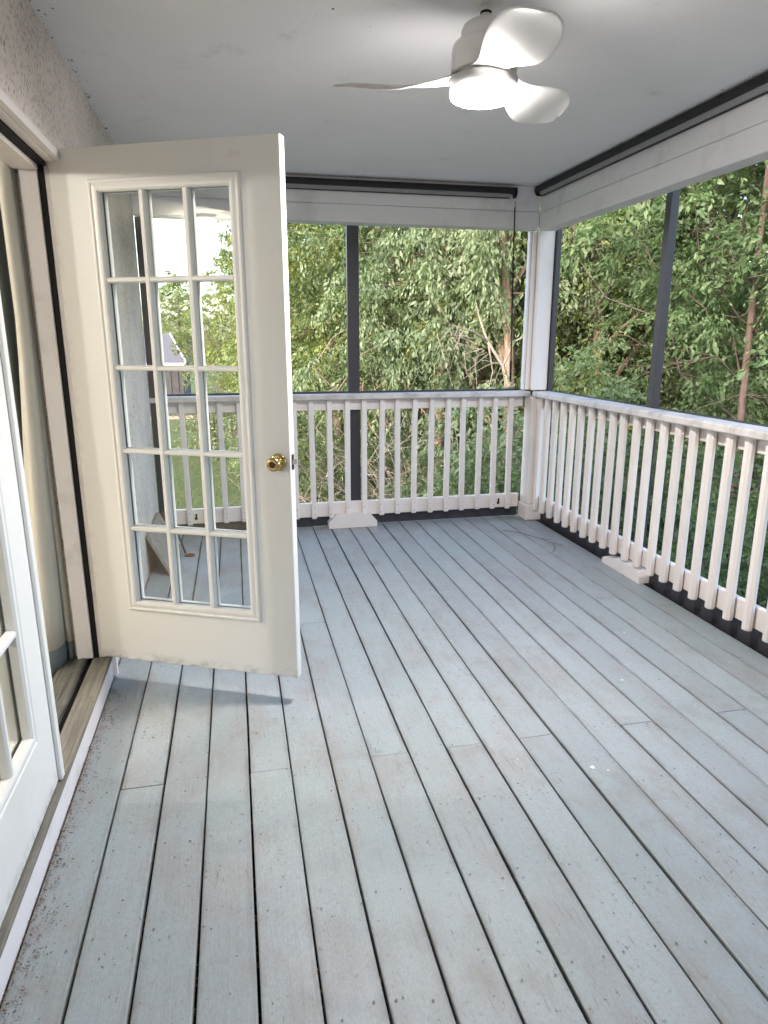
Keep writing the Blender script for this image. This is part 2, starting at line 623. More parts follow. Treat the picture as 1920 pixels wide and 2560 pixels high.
# leaf mould under the trees
pts = [(0.2, 25), (1.2, 19.5), (2.2, 12.5), (4.5, 9), (5.2, 6), (5.2, -4), (60, -4), (60, 70), (-2, 70), (-1, 38), (-0.4, 30)]
tag(MB().add([(x, y, GZ + 0.006) for x, y in pts], [tuple(range(len(pts)))]).build('forest_floor', M['litter_ground']), kind='structure')
tag(MB().add([(-40, 40.5, GZ + 0.008), (-1.5, 40.5, GZ + 0.008), (-1.5, 46, GZ + 0.008), (-40, 46, GZ + 0.008)], [(0, 1, 2, 3)]).build('path', M['path']), kind='structure')

deck = empty('deck', (0.9, 2, 0))
tag(deck, kind='structure')
PITCH, X0 = 0.1437, -0.451
rng = np.random.default_rng(3)
joints = {0: [2.128, 4.83], 3: [2.128], 5: [3.378], 6: [2.128], 8: [2.128], 10: [2.128], 13: [2.128], 14: [4.003], 16: [2.128], 17: [3.372]}
gapw = [0.0035 + 0.0045 * rng.random() for _ in range(23)]
for k in (1, 2, 3, 4, 6, 9): gapw[k] = 0.0065
for k in (9, 12): gapw[k] = 0.008


def board(xa, xb, ya, yb, z):
    nseg = max(4, int((yb - ya) / 0.35))
    m = MB()
    E_ = []
    ys = np.linspace(ya, yb, nseg + 1)
    phl, phr = rng.random(2) * 6.28
    for i, y in enumerate(ys):
        l = xa + 0.0009 * math.sin(y * 2.1 + phl) + rng.normal(0, 0.0004)
        r = xb + 0.0009 * math.sin(y * 1.7 + phr) + rng.normal(0, 0.0004)
        cup = 0.0012 * math.sin(y * 1.3 + phl)
        if i in (0, nseg): e = 0.0015
        else: e = 0
        for x, zz, ed in ((l, z - 0.028, 1), (l, z - 0.0045, 1), (l + 0.0014, z - 0.0012, 1), (l + 0.005, z - e, 0.9), (l + 0.02, z - e, 0), (r - 0.02, z - e, 0), (r - 0.005, z - e, 0.9), (r - 0.0014, z - 0.0012, 1), (r, z - 0.0045, 1), (r, z - 0.028, 1)):
            m.V.append((x, y, zz + cup))
            E_.append(ed)
    n_ = 10
    for i in range(nseg):
        for k in range(n_):
            k2 = (k + 1) % n_
            m.F.append((i * n_ + k, i * n_ + k2, i * n_ + n_ + k2, i * n_ + n_ + k))
    m.F.append(tuple(range(n_)))
    m.F.append(tuple(nseg * n_ + k for k in range(n_)))
    me = m.mesh('deck_board')
    at = me.attributes.new('edge', 'FLOAT', 'POINT')
    at.data.foreach_set('value', np.array(E_, np.float32))
    link('deck_board', me, M['deck'], deck)


for k in range(-1, 20):
    xa = (X0 + PITCH * k + gapw[k + 1] / 2) if k >= 0 else -0.598
    xb = X0 + PITCH * (k + 1) - gapw[k + 2] / 2
    z = rng.normal(0, 0.0009)
    ys = [-0.44] + joints.get(k, []) + [YF + 0.05]
    if k in (1, 4, 7, 11, 15, 18): ys.insert(1, 0.253)
    for a, b in zip(ys[:-1], ys[1:]):
        board(xa, xb, a + 0.0017, b - 0.0017, z + rng.normal(0, 0.0004))
m = MB()
JO = [2.128 + 0.3125 * i for i in range(-8, 11)]
for y in JO: m.box(-0.6, 2.5, y - 0.04, y + 0.04, -0.27, -0.034)
m.build('joist', M['joist'], deck)
m = MB()
m.box(2.455, 2.52, -0.45, 5.33, -0.3, -0.03).box(-0.6, 2.45, 5.315, 5.36, -0.3, -0.03)
m.build('rim_board', M['joist'], deck)
MB().box(-0.6, 2.45, -0.45, 5.31, -0.3, -0.275).build('gap_shade_sheet', M['joist'], deck)  # dark sheet added below the boards, standing in for shade in the gaps
m = MB()
for y in JO:
    for k in range(-1, 20):
        if rng.random() < 0.12: continue
        xa = X0 + PITCH * k if k >= 0 else -0.598
        for t in (0.2, 0.79):
            if rng.random() < 0.1: continue
            x, yy = xa + PITCH * t + rng.normal(0, 0.006), y + rng.choice([-0.018, 0.018]) * (0.3 + rng.random() * 0.8)
            r = 0.003 + 0.001 * rng.random()
            m.add([(x + r * math.cos(a), yy + r * math.sin(a), 0.0022) for a in np.linspace(0, 6.283, 7)[:-1]], [tuple(range(6))])
o = m.build('screw', M['screw'], deck, fix=False)
o['kind'] = 'stuff'

# ------------------------------------------------------------------ house wall
wall = empty('house_wall', (WX, 4, 0))
tag(wall, 'speckled grey stucco house wall around and beyond the open glazed door', 'wall')
OY0, OY1, OZ = 1.09, 2.985, 2.125
m = MB()
m.box(WX - 0.15, WX, -2.2, OY0, -3.0, CZ + 0.2)
m.box(WX - 0.15, WX, OY0, OY1, OZ, CZ + 0.2)
m.box(WX - 0.15, WX, OY1, 5.16, -3.0, CZ + 0.2)
m.box(WX - 0.15, WX, OY0, OY1, -3.0, -0.01)
m.build('stucco', M['stucco'], wall)
m = MB()
m.box(-9, WX - 0.151, -6, 5.16, CZ + 0.2, 4.2)
m.build('sun_blocking_mass', M['stucco'], wall)  # unseen block added over the house to keep the sun off the porch
MB().box(WX + 0.001, 2.7, -0.6, -0.46, -3, CZ - 0.002).build('sky_blocking_wall', M['stucco'], wall)  # unseen wall added behind the camera to cut sky light on the near deck
MB().box(-6.5, WX - 0.151, 5.0, 5.16, -3, CZ + 0.2).build('end_wall', M['stucco'], wall)

room = MB()
room.box(-6.2, -6.0, -2.2, 5.0, -0.1, 2.6)
room.box(-6.0, WX - 0.151, -2.3, -2.2, -0.1, 2.6)
room.box(-6.2, WX - 0.151, -2.3, 5.0, 2.5, 2.7)
tag(room.build('interior_walls', M['roomwall']), kind='structure')
floor = empty('interior_floor', (-2, 2, 0))
tag(floor, kind='structure')
MB().box(-6.0, -0.83, -2.2, 5.0, -0.1, 0.044).build('grout_bed', M['sill2'], floor)
tm = None
for i in range(6):
    for j in range(12):
        x1 = -0.835 - i * 0.335
        y0 = 0.93 + j * 0.335
        if tm is None:
            tm = MB().cbox(-0.165, 0.165, -0.165, 0.165, -0.004, 0.006, 0.002).mesh('floor_tile')
        o = link('floor_tile', tm, M['tile'], floor)
        o.location = (x1 - 0.165, y0 + 0.165, 0.048)

# door frame
fr = empty('door_frame', (WX, 2.05, 0))
tag(fr, 'white double door frame with weathered wooden sill and white kick board', 'door frame')
m = MB().cbox(WX - 0.012, WX + 0.006, 1.0, 2.965, -0.004, 0.092, 0.003)
m.build('kick_board', M['trim'], fr)
MB().cbox(WX - 0.07, WX + 0.012, 1.09, 2.965, 0.094, 0.108, 0.004).build('sill', M['sill'], fr)
MB().box(-0.700, WX - 0.071, 1.09, 2.985, 0.06, 0.092).build('sill_groove', M['black'], fr)
m = MB().prism([(-0.83, 0.05), (-0.701, 0.05), (-0.701, 0.112), (-0.715, 0.116), (-0.81, 0.096), (-0.83, 0.06)], 'y', 1.09, 2.985)
m.build('inner_sill', M['sill2'], fr)
# hinge-side jamb: outer strip, black weatherstrip, white inner jamb
MB().cbox(-0.6515, WX - 0.001, 2.956, 2.985, 0.1, 2.118, 0.002).build('jamb', M['trim'], fr)
MB().box(-0.672, -0.652, 2.952, 2.985, 0.1, 2.1).build('weatherstrip', M['black'], fr)
MB().cbox(-0.738, -0.6725, 2.944, 2.985, 0.11, 2.1, 0.003).build('jamb', M['trim'], fr)
# far jamb of the shut leaf
MB().cbox(-0.758, WX - 0.001, 1.09, 1.115, 0.1, 2.118, 0.003).build('jamb', M['trim'], fr)
# head
MB().cbox(-0.640, WX - 0.001, 1.116, 2.967, 2.108, 2.1249, 0.002).build('head_jamb', M['trim'], fr)
MB().box(-0.668, -0.6405, 1.116, 2.951, 2.096, 2.1249).build('weatherstrip', M['black'], fr)
MB().cbox(-0.758, -0.6685, 1.116, 2.943, 2.08, 2.1249, 0.003).build('head_jamb', M['trim'], fr)
# brick moulding round the opening
MB().prism([(WX + 0.0005, 2.112), (WX + 0.022, 2.112), (WX + 0.022, 2.14), (WX + 0.016, 2.15), (WX + 0.0005, 2.155)], 'y', 1.05, 3.02).build('moulding', M['trim'], fr)
MB().prism([(WX + 0.0005, 2.975), (WX + 0.022, 2.975), (WX + 0.022, 3.003), (WX + 0.016, 3.013), (WX + 0.0005, 3.018)], 'z', 0.0, 2.111).build('moulding', M['trim'], fr)
MB().box(WX + 0.0005, WX + 0.022, 1.03, 1.075, 0.0, 2.111).build('moulding', M['trim'], fr)

# ------------------------------------------------------------------ porch ceiling, beams, post
c = MB().box(WX - 0.001, 2.56, -2.2, 5.4, CZ, CZ + 0.16).build('ceiling', M['ceiling'])
tag(c, kind='structure')
bb = empty('roof_beam', (0.85, 5.16, 2.28))
tag(bb, 'grey white boarded roof beam spanning the far side above the sliding view', 'beam', 'porch roof beams')
bb['label'] = 'grey white boarded beam across the far side of the porch'
MB().cbox(WX + 0.001, 2.299, 5.1, 5.24, 2.277, 2.3955, 0.004).build('beam_board', M['beam'], bb)
MB().cbox(WX + 0.001, 2.299, 5.103, 5.24, 2.397, CZ - 0.001, 0.003).build('beam_board', M['beam'], bb)
br = empty('roof_beam', (2.36, 2, 2.28))
tag(br, 'long grey white beam running along the right side above the railing', 'beam', 'porch roof beams')
MB().cbox(2.3, 2.42, -0.459, 5.098, 2.262, 2.3885, 0.006).build('beam_board', M['beam'], br)
MB().cbox(2.3025, 2.42, -0.459, 5.098, 2.39, CZ - 0.001, 0.003).build('beam_board', M['beam'], br)

po = empty('corner_post', (2.4, 5.2, 0))
tag(po, 'square white corner post where the two railings and beams meet', 'post')
MB().cbox(2.34, 2.466, 5.152, 5.275, 1.075, 2.276, 0.004).build('shaft', M['rail'], po)
MB().cbox(2.303, 2.338, 5.2, 5.27, 1.076, 2.276, 0.002).build('side_trim', M['rail'], po)
MB().cbox(2.285, 2.3015, 5.215, 5.26, 1.076, 2.276, 0.002).build('side_trim', M['trim'], po)
MB().cbox(2.33, 2.402, 5.125, 5.262, 0.135, 1.022, 0.004).build('lower_board', M['rail'], po)
MB().cbox(2.4035, 2.455, 5.135, 5.262, 0.135, 1.022, 0.004).build('lower_board', M['rail'], po)
MB().cbox(2.318, 2.458, 5.108, 5.266, 0.0, 0.133, 0.005).build('base_block', M['rail'], po)

# ------------------------------------------------------------------ dark screen frames
fs = empty('screen_frame', (0.9, 5.32, 0))
tag(fs, 'dark metal screen frame with a post behind the far railing', 'screen frame', 'screen frames')
MB().cbox(0.868, 0.958, 5.302, 5.352, 0.0, 2.29, 0.003).build('upright', M['dark'], fs)
MB().cbox(WX + 0.002, WX + 0.055, 5.17, 5.22, 0.0, 2.276, 0.003).build('upright', M['dark'], fs)
MB().box(WX + 0.056, 2.31, 5.288, 5.3, 0.004, 0.083).build('base_channel', M['dark'], fs)
MB().box(WX + 0.056, 2.28, 5.3005, 5.325, 1.062, 1.078).build('sill_channel', M['dark'], fs)
rs = empty('screen_frame', (2.52, 2, 0))
tag(rs, 'dark metal screen frame with a post standing on the right railing', 'screen frame', 'screen frames')
MB().cbox(2.488, 2.54, 3.735, 3.79, 0.0, 2.31, 0.003).build('upright', M['dark'], rs)
MB().cbox(2.488, 2.54, 0.9, 0.955, 0.0, 2.31, 0.003).build('upright', M['dark'], rs)
MB().cbox(2.468, 2.51, 5.13, 5.185, 0.0, 2.29, 0.003).build('upright', M['dark'], rs)
MB().box(2.458, 2.487, -0.45, 5.1, -0.02, 0.088).build('base_channel', M['dark'], rs)
MB().box(2.4885, 2.53, 3.795, 5.12, 1.058, 1.068).build('sill_channel', M['dark'], rs)
MB().box(2.4885, 2.53, 0.96, 3.73, 1.058, 1.068).build('sill_channel', M['dark'], rs)

# ------------------------------------------------------------------ railings
def baluster_mesh(w_, d_, z0, z1, c_, name):
    m = MB()
    poly = octagon(-w_ / 2, w_ / 2, -d_ / 2, d_ / 2, c_)
    small = [(x * 0.86, y * 0.86) for x, y in poly]
    n = 8
    for pl, z in ((small, z0), (poly, z0 + 0.006), (poly, z1)):
        m.V += [(x, y, z) for x, y in pl]
    for i in range(2):
        for k in range(n):
            m.F.append((i * n + k, i * n + (k + 1) % n, i * n + n + (k + 1) % n, i * n + n + k))
    m.F.append(tuple(range(n)))
    m.F.append(tuple(2 * n + k for k in range(n)))
    return m.mesh(name)


fb = empty('railing', (0.85, 5.25, 0))
tag(fb, 'white slatted railing along the far edge, partly seen through the open door', 'railing', 'white deck railings')
MB().cbox(WX + 0.004, 2.335, 5.165, 5.3, 1.024, 1.063, 0.005).build('top_rail', M['cap'], fb)
MB().cbox(WX + 0.006, 2.31, 5.252, 5.286, 0.938, 1.022, 0.003).build('upper_board', M['rail'], fb)
MB().cbox(WX + 0.006, 2.31, 5.252, 5.286, 0.088, 0.203, 0.003).build('lower_board', M['rail'], fb)
bmf = baluster_mesh(0.04, 0.038, 0.088, 1.0235, 0.004, 'baluster')
X = 0.567
xs = [X + 0.1365 * i for i in range(-8, 13)]
for x in xs:
    o = link('baluster', bmf, M['rail'], fb)
    o.location = (x + random.uniform(-0.003, 0.003), 5.2325, random.uniform(-0.006, 0.003))
    o.rotation_euler = (0, random.uniform(-0.007, 0.007), random.uniform(-0.03, 0.03))
MB().prism([(0.678, 0), (1.072, 0), (1.072, 0.045), (1.01, 0.112), (0.742, 0.112), (0.678, 0.045)], 'y', 5.195, 5.283).build('foot_block', M['rail'], fb)
for x in (2.13, -0.345):
    m = MB()
    m.lathe([(0.0, 0.003), (0.011, 0.003), (0.012, 0)], (x, 5.2515, 0.128), 12, '-y')
    m.box(x - 0.005, x + 0.009, 5.2485, 5.2515, 0.136, 0.166)
    m.build('keyhole_plate', M['black'], fb)
m = MB()
for x in xs:
    for z in (0.117, 0.17):
        m.lathe([(0.0, 0.0012), (0.0035, 0.0012), (0.0035, 0)], (x + random.uniform(-0.007, 0.007), 5.2133, z + random.uniform(-.01, .01)), 6, '-y')
m.build('nail_head', M['rust'], fb)['kind'] = 'stuff'

rb = empty('railing', (2.42, 2, 0))
tag(rb, 'white railing with thick rounded slats along the right side', 'railing', 'white deck railings')
MB().cbox(2.34, 2.487, -0.455, 5.15, 1.024, 1.066, 0.007).build('top_rail', M['cap'], rb)
MB().cbox(2.424, 2.456, -0.455, 5.13, 0.945, 1.022, 0.003).build('upper_board', M['rail'], rb)
MB().cbox(2.424, 2.456, -0.455, 5.13, 0.1, 0.21, 0.003).build('lower_board', M['rail'], rb)
bmr = baluster_mesh(0.044, 0.05, 0.09, 1.0235, 0.013, 'baluster')
for i in range(40):
    y = 5.106 - 0.1372 * i
    o = link('baluster', bmr, M['rail'], rb)
    o.location = (2.3975, y + random.uniform(-0.003, 0.003), random.uniform(-0.005, 0.005))
    o.rotation_euler = (random.uniform(-0.007, 0.007), 0, random.uniform(-0.04, 0.04))
MB().prism([(3.54, 0), (3.98, 0), (3.98, 0.035), (3.95, 0.05), (3.87, 0.062), (3.8, 0.08), (3.6, 0.08), (3.555, 0.07), (3.54, 0.045)], 'x', 2.385, 2.4565).build('foot_block', M['rail'], rb)

# ------------------------------------------------------------------ roller shades
def shade(name, label, axis, a, b, f0, sgn, zt, ):
    """rolled black shade; f0 = beam face, sgn = direction away from the beam"""
    r = empty(name, ((a + b) / 2, f0, zt) if axis == 'x' else (f0, (a + b) / 2, zt))
    tag(r, label, 'roller shade', 'rolled up roller shades')
    P = lambda d, z: (f0 + sgn * d * 0.78, zt - z * 0.7)
    cas = [P(0.004, 0), P(0.055, 0), P(0.068, 0.008), P(0.073, 0.025), P(0.072, 0.048), P(0.063, 0.06), P(0.004, 0.06)]
    MB().prism(cas, axis, a, b).build('cassette', M['shade'], r)
    roll = [P(0.004, 0.061), P(0.05, 0.061), P(0.044, 0.085), P(0.03, 0.094), P(0.004, 0.094)]
    MB().prism(roll, axis, a + 0.03, b - 0.03).build('rolled_fabric', M['ribbed'], r)
    end = [P(0.002, -0.003), P(0.057, -0.003), P(0.072, 0.007), P(0.077, 0.025), P(0.076, 0.05), P(0.066, 0.08), P(0.045, 0.096), P(0.002, 0.096)]
    MB().prism(end, axis, b, b + 0.014).build('end_cap', M['shade'], r)
    MB().prism(end, axis, a - 0.014, a).build('end_cap', M['shade'], r)
    bar = [P(0.004, 0.0945), P(0.022, 0.0945), P(0.022, 0.101), P(0.004, 0.101)]
    MB().prism(bar, axis, a + 0.03, b - 0.03).build('hem_bar', M['shade'], r)
    return r


s1 = shade('roller_shade', 'black rolled up shade under the ceiling on the far beam', 'x', -0.2, 2.08, 5.1, -1, 2.546)
cd_ = MB().tube([(2.078, 5.045, 2.45), (2.081, 5.043, 2.43), (2.079, 5.044, 2.405)], 0.004, 6)
cd_.build('crank_eye', M['steel'], s1)
MB().tube([(2.079, 5.044, 2.41), (2.085, 5.046, 2.0), (2.098, 5.047, 1.5), (2.103, 5.047, 1.31)], 0.005, 6).build('crank_rod', M['black'], s1)
MB().tube([(2.103, 5.047, 1.31), (2.107, 5.047, 1.15)], 0.0085, 8).build('crank_grip', M['black'], s1)
s2 = shade('roller_shade', 'long black rolled up shade along the right beam', 'y', 0.4, 5.06, 2.3, -1, 2.564)

# ------------------------------------------------------------------ doors
def make_door(name, label, loc, rz, knob, W=0.91):
    r = empty(name, loc, rz)
    tag(r, label, 'door', 'glazed doors')
    H, T = 2.03, 0.045
    # slab with the glazed opening
    m = MB()
    m.ring([(0.165, 0.0), (0.0025, 0.0), (0, 0.0025), (0, T - 0.0025), (0.0025, T), (0.165, T)], (0, W, 0, H))
    # replace the ring's square hole by the real one
    hole = (0.175, 0.745, 0.25, 1.905)
    for i in (0, 5):
        y = m.V[i * 4][1]
        m.V[i * 4:i * 4 + 4] = [(hole[0], y, hole[2]), (hole[1], y, hole[2]), (hole[1], y, hole[3]), (hole[0], y, hole[3])]
    o = 0
    for k in range(4):
        m.F.append((k, (k + 1) % 4, 20 + (k + 1) % 4, 20 + k))
    m.build('slab', M['door'], r, local=True)
    rect = (0.16, 0.762, 0.235, 1.921)
    pf = [(0.0, -0.0002), (0.002, -0.008), (0.007, -0.012), (0.013, -0.012), (0.017, -0.0085), (0.03, -0.012), (0.038, -0.011), (0.044, -0.004), (0.044, 0.0175)]
    MB().ring(pf, rect).build('lite_frame', M['door'], r, local=True)
    pb = [(i_, T - y_) for i_, y_ in pf[:-1]] + [(0.044, 0.0275)]
    MB().ring(pb, rect).build('lite_frame', M['door'], r, local=True)
    gx0, gx1, gz0, gz1 = 0.204, 0.718, 0.279, 1.877
    gx1 = 0.762 - 0.044
    vx = [0.375, 0.549]
    vz = [0.597, 0.92, 1.246, 1.57]
    for x in vx:
        for s_, y0, y1 in ((1, -0.007, 0.0175), (-1, 0.0275, 0.052)):
            pr = [(x - 0.012, 0.0175), (x + 0.012, 0.0175), (x + 0.011, -0.002), (x + 0.006, -0.0075), (x - 0.006, -0.0075), (x - 0.011, -0.002)]
            if s_ < 0: pr = [(a, 0.045 - b) for a, b in pr]
            MB().prism(pr, 'z', gz0 + 0.001, gz1 - 0.001).build('muntin', M['door'], r, local=True)
    for z in vz:
        for s_ in (1, -1):
            pr = [(0.0175, z - 0.0105), (0.0175, z + 0.0105), (-0.001, z + 0.0095), (-0.0062, z + 0.005), (-0.0062, z - 0.005), (-0.001, z - 0.0095)]
            if s_ < 0: pr = [(0.045 - a, b) for a, b in pr]
            MB().prism(pr, 'x', gx0 + 0.001, gx1 - 0.001).build('muntin', M['door'], r, local=True)
    ex = [gx0] + vx + [gx1]
    ez = [gz0] + vz + [gz1]
    for i in range(3):
        for j in range(5):
            MB().box(ex[i] + 0.0005, ex[i + 1] - 0.0005, 0.0207, 0.0243, ez[j] + 0.0005, ez[j + 1] - 0.0005).build('pane', M['glass'], r, local=True)
    if knob:
        kx, kz = 0.861, 0.9
        for ax in ('-y', 'y'):
            yo = 0 if ax == '-y' else T
            MB().lathe([(0, 0.012), (0.02, 0.0115), (0.028, 0.0085), (0.032, 0.006), (0.0335, 0.003), (0.034, 0.0)], (kx, yo, kz), 40, ax).build('knob_rose', M['brass'], r, True, True)
            kn = MB().lathe([(0.0125, 0.011), (0.0125, 0.022), (0.0155, 0.026), (0.022, 0.031), (0.0262, 0.038), (0.0275, 0.046), (0.0262, 0.054), (0.022, 0.060), (0.0125, 0.0635), (0.0115, 0.0615), (0, 0.0615)], (kx, yo, kz), 40, ax).build('knob', M['brass'], r, True, True)
            if ax == '-y':
                b = MB().lathe([(0.0105, 0.0619), (0.0105, 0.0645), (0, 0.0648)], (kx, 0, kz), 20, ax)
                b.box(kx - 0.0085, kx + 0.0085, -0.0695, -0.0645, kz - 0.002, kz + 0.002)
                b.build('turn_button', M['bronze'], kn, False, True)
                MB().lathe([(0.0022, 0.0075), (0.0022, 0.0108), (0, 0.0108)], (kx + 0.0215, 0, kz), 8, ax).build('rose_screw', M['bronze'], r, False, True)
        MB().cbox(W - 0.001, W + 0.0016, 0.0095, 0.0355, kz - 0.03, kz + 0.03, 0.0007).build('latch_plate', M['bronze'], r, local=True)
        MB().prism([(0.013, 0), (0.032, 0), (0.032, 0.004), (0.013, 0.013)], 'z', kz - 0.009, kz + 0.009)
        lb = MB()
        lb.prism([(W + 0.0018, 0.013), (W + 0.006, 0.013), (W + 0.0135, 0.026), (W + 0.0135, 0.032), (W + 0.0018, 0.032)], 'z', kz - 0.009, kz + 0.009)
        lb.build('latch_bolt', M['steel'], r, local=True)
        for hz in (0.25, 1.0, 1.75):
            MB().lathe([(0, 0.05), (0.006, 0.05), (0.006, -0.05), (0, -0.05)], (-0.006, T + 0.005, hz), 10, 'z').build('hinge', M['steel'], r, local=True)
        MB().cbox(0.72, 0.762, -0.0012, 0.002, 1.965, 1.987, 0.0006).build('label_plate', M['trim'], r, local=True)
    else:
        MB().cbox(W - 0.02, W + 0.012, -0.0125, -0.0005, 0.0, H, 0.002).build('astragal', M['door'], r, local=True)
    return r


make_door('glazed_door', 'open white door with fifteen panes and a brass knob', (-0.632, 2.939, 0.12), R(-25.19), True)
make_door('glazed_door', 'shut white glazed door leaf at the left edge', (-0.615, 1.133, 0.112), R(90), False, 0.942)

# ------------------------------------------------------------------ curtains
def sheet(name, plan, zs, mat, parent, off=lambda z, t: (0, 0)):
    m = MB()
    # smooth the plan line
    P = [Vector((x, y, 0)) for x, y in plan]
    line = []
    for i in range(len(P) - 1):
        p0, p1, p2, p3 = P[max(i - 1, 0)], P[i], P[i + 1], P[min(i + 2, len(P) - 1)]
        for s in range(8):
            t = s / 8
            line.append(0.5 * ((2 * p1) + (p2 - p0) * t + (2 * p0 - 5 * p1 + 4 * p2 - p3) * t * t + (3 * p1 - p0 - 3 * p2 + p3) * t ** 3))
    line.append(P[-1])
    n = len(line)
    for z in zs:
        for i, p in enumerate(line):
            dx, dy = off(z, i / (n - 1))
            m.V.append((p.x + dx, p.y + dy, z))
    for j in range(len(zs) - 1):
        for i in range(n - 1):
            m.F.append((j * n + i, j * n + i + 1, (j + 1) * n + i + 1, (j + 1) * n + i))
    o = m.build(name, mat, parent, True, fix=False)
    sol = o.modifiers.new('thickness', 'SOLIDIFY')
    sol.thickness = 0.003
    return o


cu = empty('curtain', (-0.84, 2.9, 2.2))
tag(cu, 'cream curtain with a dark hem hanging inside the doorway', 'curtain', 'doorway curtains')
plan = [(-0.762, 3.05), (-0.757, 2.985), (-0.768, 2.965), (-0.782, 2.985), (-0.784, 3.02), (-0.78, 2.975), (-0.786, 2.925), (-0.805, 2.9), (-0.83, 2.905), (-0.848, 2.945), (-0.87, 3.02), (-0.9, 3.05)]
flare = lambda z, t: ((-0.06 + 0.15 * min(1, z / 1.5)) * max(0, t - 0.3), -0.05 * max(0, t - 0.3) * max(0, 1.2 - z))
zs = [0.19 + 2.05 * i / 12 for i in range(13)]
sheet('cloth', plan, zs, M['cream'], cu, flare)
sheet('hem_band', plan, [0.072, 0.13, 0.19], M['slate'], cu, flare)
cu2 = empty('curtain', (-1.0, 3.05, 2.2))
tag(cu2, 'dark slate curtain behind the cream one beside the shut leaf', 'curtain', 'doorway curtains')
sheet('cloth', [(-0.8, 3.12), (-0.83, 3.08), (-0.86, 3.11), (-0.89, 3.07), (-0.93, 3.11), (-0.97, 3.08)], [0.08, 0.8, 1.5, 2.3], M['slate'], cu2)

# room ceiling lamps (light the doorway from inside)
def room_lamp(x, y, power, label):
    rl = empty('ceiling_lamp', (x, y, 2.5))
    tag(rl, label, 'lamp', 'ceiling lamps in the room')
    MB().lathe([(0, 0), (0.09, 0), (0.09, -0.03), (0.0, -0.03)], (x, y, 2.4995), 20).build('lamp_base', M['fan'], rl)
    MB().lathe([(0.085, -0.031), (0.08, -0.05), (0.055, -0.07), (0, -0.078)], (x, y, 2.4995), 20).build('diffuser', M['roomlamp'], rl, True)
    pl = bpy.data.lights.new('room_lamp_light', 'POINT')
    pl.energy = power
    pl.shadow_soft_size = 0.09
    pl.color = (1.0, 0.95, 0.86)
    plo = bpy.data.objects.new('room_lamp_light', pl)
    col.objects.link(plo)
    plo.parent = rl
    plo.location = (0, 0, -0.19)


room_lamp(-3.9, 2.72, ROOM_POWER * 0.72, 'round lamp glowing on the room ceiling level with the open door')
room_lamp(-3.0, 0.4, ROOM_POWER * 0.45, 'round lamp glowing on the room ceiling nearer the shut door leaf')

# ------------------------------------------------------------------ ceiling fan
FX, FY = 0.87, 2.43
fan = empty('ceiling_fan', (FX, FY, CZ))
tag(fan, 'white three bladed ceiling fan with a lit round lamp', 'ceiling fan')
MB().lathe([(0, 0), (0.066, 0), (0.066, -0.012), (0.06, -0.024), (0.04, -0.034), (0, -0.036)], (FX, FY, CZ - 0.0005), 36).build('canopy', M['fan'], fan, True)
MB().tube([(FX, FY, CZ - 0.03), (FX, FY, 2.485)], 0.0125, 16).build('down_rod', M['fan'], fan, True)
MB().lathe([(0.0165, 0.004), (0.019, 0.002), (0.019, -0.002), (0.0165, -0.004)], (FX, FY, 2.512), 20).build('rod_gasket', M['black'], fan)
MB().lathe([(0.0, 0.03), (0.016, 0.03), (0.019, 0.012), (0.03, 0.006), (0.058, 0.0), (0.072, -0.01), (0.079, -0.025), (0.081, -0.052), (0.081, -0.06)], (FX, FY, 2.484), 48).build('upper_housing', M['fan'], fan, True)
MB().lathe([(0.078, 0.0), (0.097, -0.003), (0.106, -0.012), (0.109, -0.026), (0.110, -0.088), (0.108, -0.092), (0, -0.092)], (FX, FY, 2.428), 48).build('motor_housing', M['fan'], fan, True)
MB().lathe([(0.0, 0.004), (0.088, 0.004), (0.088, -0.02), (0, -0.02)], (FX, FY, 2.338), 40).build('rotor_hub', M['fan'], fan)
MB().lathe([(0, 0.0), (0.108, 0.0), (0.1125, -0.004), (0.113, -0.033), (0.110, -0.036), (0.0, -0.036)], (FX, FY, 2.321), 48).build('lamp_ring', M['fan_ring'], fan, True)
MB().lathe([(0.1095, 0.0), (0.1115, -0.004), (0.1115, -0.014), (0.108, -0.022), (0.098, -0.027), (0.05, -0.029), (0, -0.029)], (FX, FY, 2.2845), 48).build('lamp_diffuser', M['lamp'], fan, True)


al = bpy.data.lights.new('fan_lamp_light', 'AREA')
al.shape = 'DISK'
al.size = 0.19
al.energy = FAN_DOWN
al.color = (1.0, 0.965, 0.93)
alo = bpy.data.objects.new('fan_lamp_light', al)
col.objects.link(alo)
alo.parent = fan
alo.location = (0, 0, 2.2535 - CZ)


def fan_blade():
    rr = [0.075, 0.1, 0.13, 0.17, 0.22, 0.28, 0.34, 0.4, 0.445, 0.475, 0.495, 0.505]
    ta = [-0.070, -0.062, -0.055, -0.057, -0.066, -0.075, -0.076, -0.066, -0.046, -0.018, 0.022, 0.056]
    tb = [0.06, 0.055, 0.05, 0.06, 0.085, 0.11, 0.122, 0.124, 0.116, 0.105, 0.092, 0.074]
    m = MB()
    nt_ = 9
    for r_, a, b in zip(rr, ta, tb):
        u = (r_ - 0.075) / 0.43
        pitch = R(3 + 17.5 * min(1, u * 2.2))
        lift = -0.006 - 0.018 * math.sin(math.pi * min(1, u * 1.2)) + 0.004 * u * u
        for k in range(nt_):
            t = a + (b - a) * k / (nt_ - 1)
            cv = -0.004 * math.sin(math.pi * k / (nt_ - 1)) * min(1, u * 3)
            m.V.append((r_, t * math.cos(pitch * 0.6), lift - t * math.tan(pitch) * 0.97 - cv))
    for i in range(len(rr) - 1):
        for k in range(nt_ - 1):
            m.F.append((i * nt_ + k, i * nt_ + nt_ + k, i * nt_ + nt_ + k + 1, i * nt_ + k + 1))
    return m.mesh('blade', True, False)


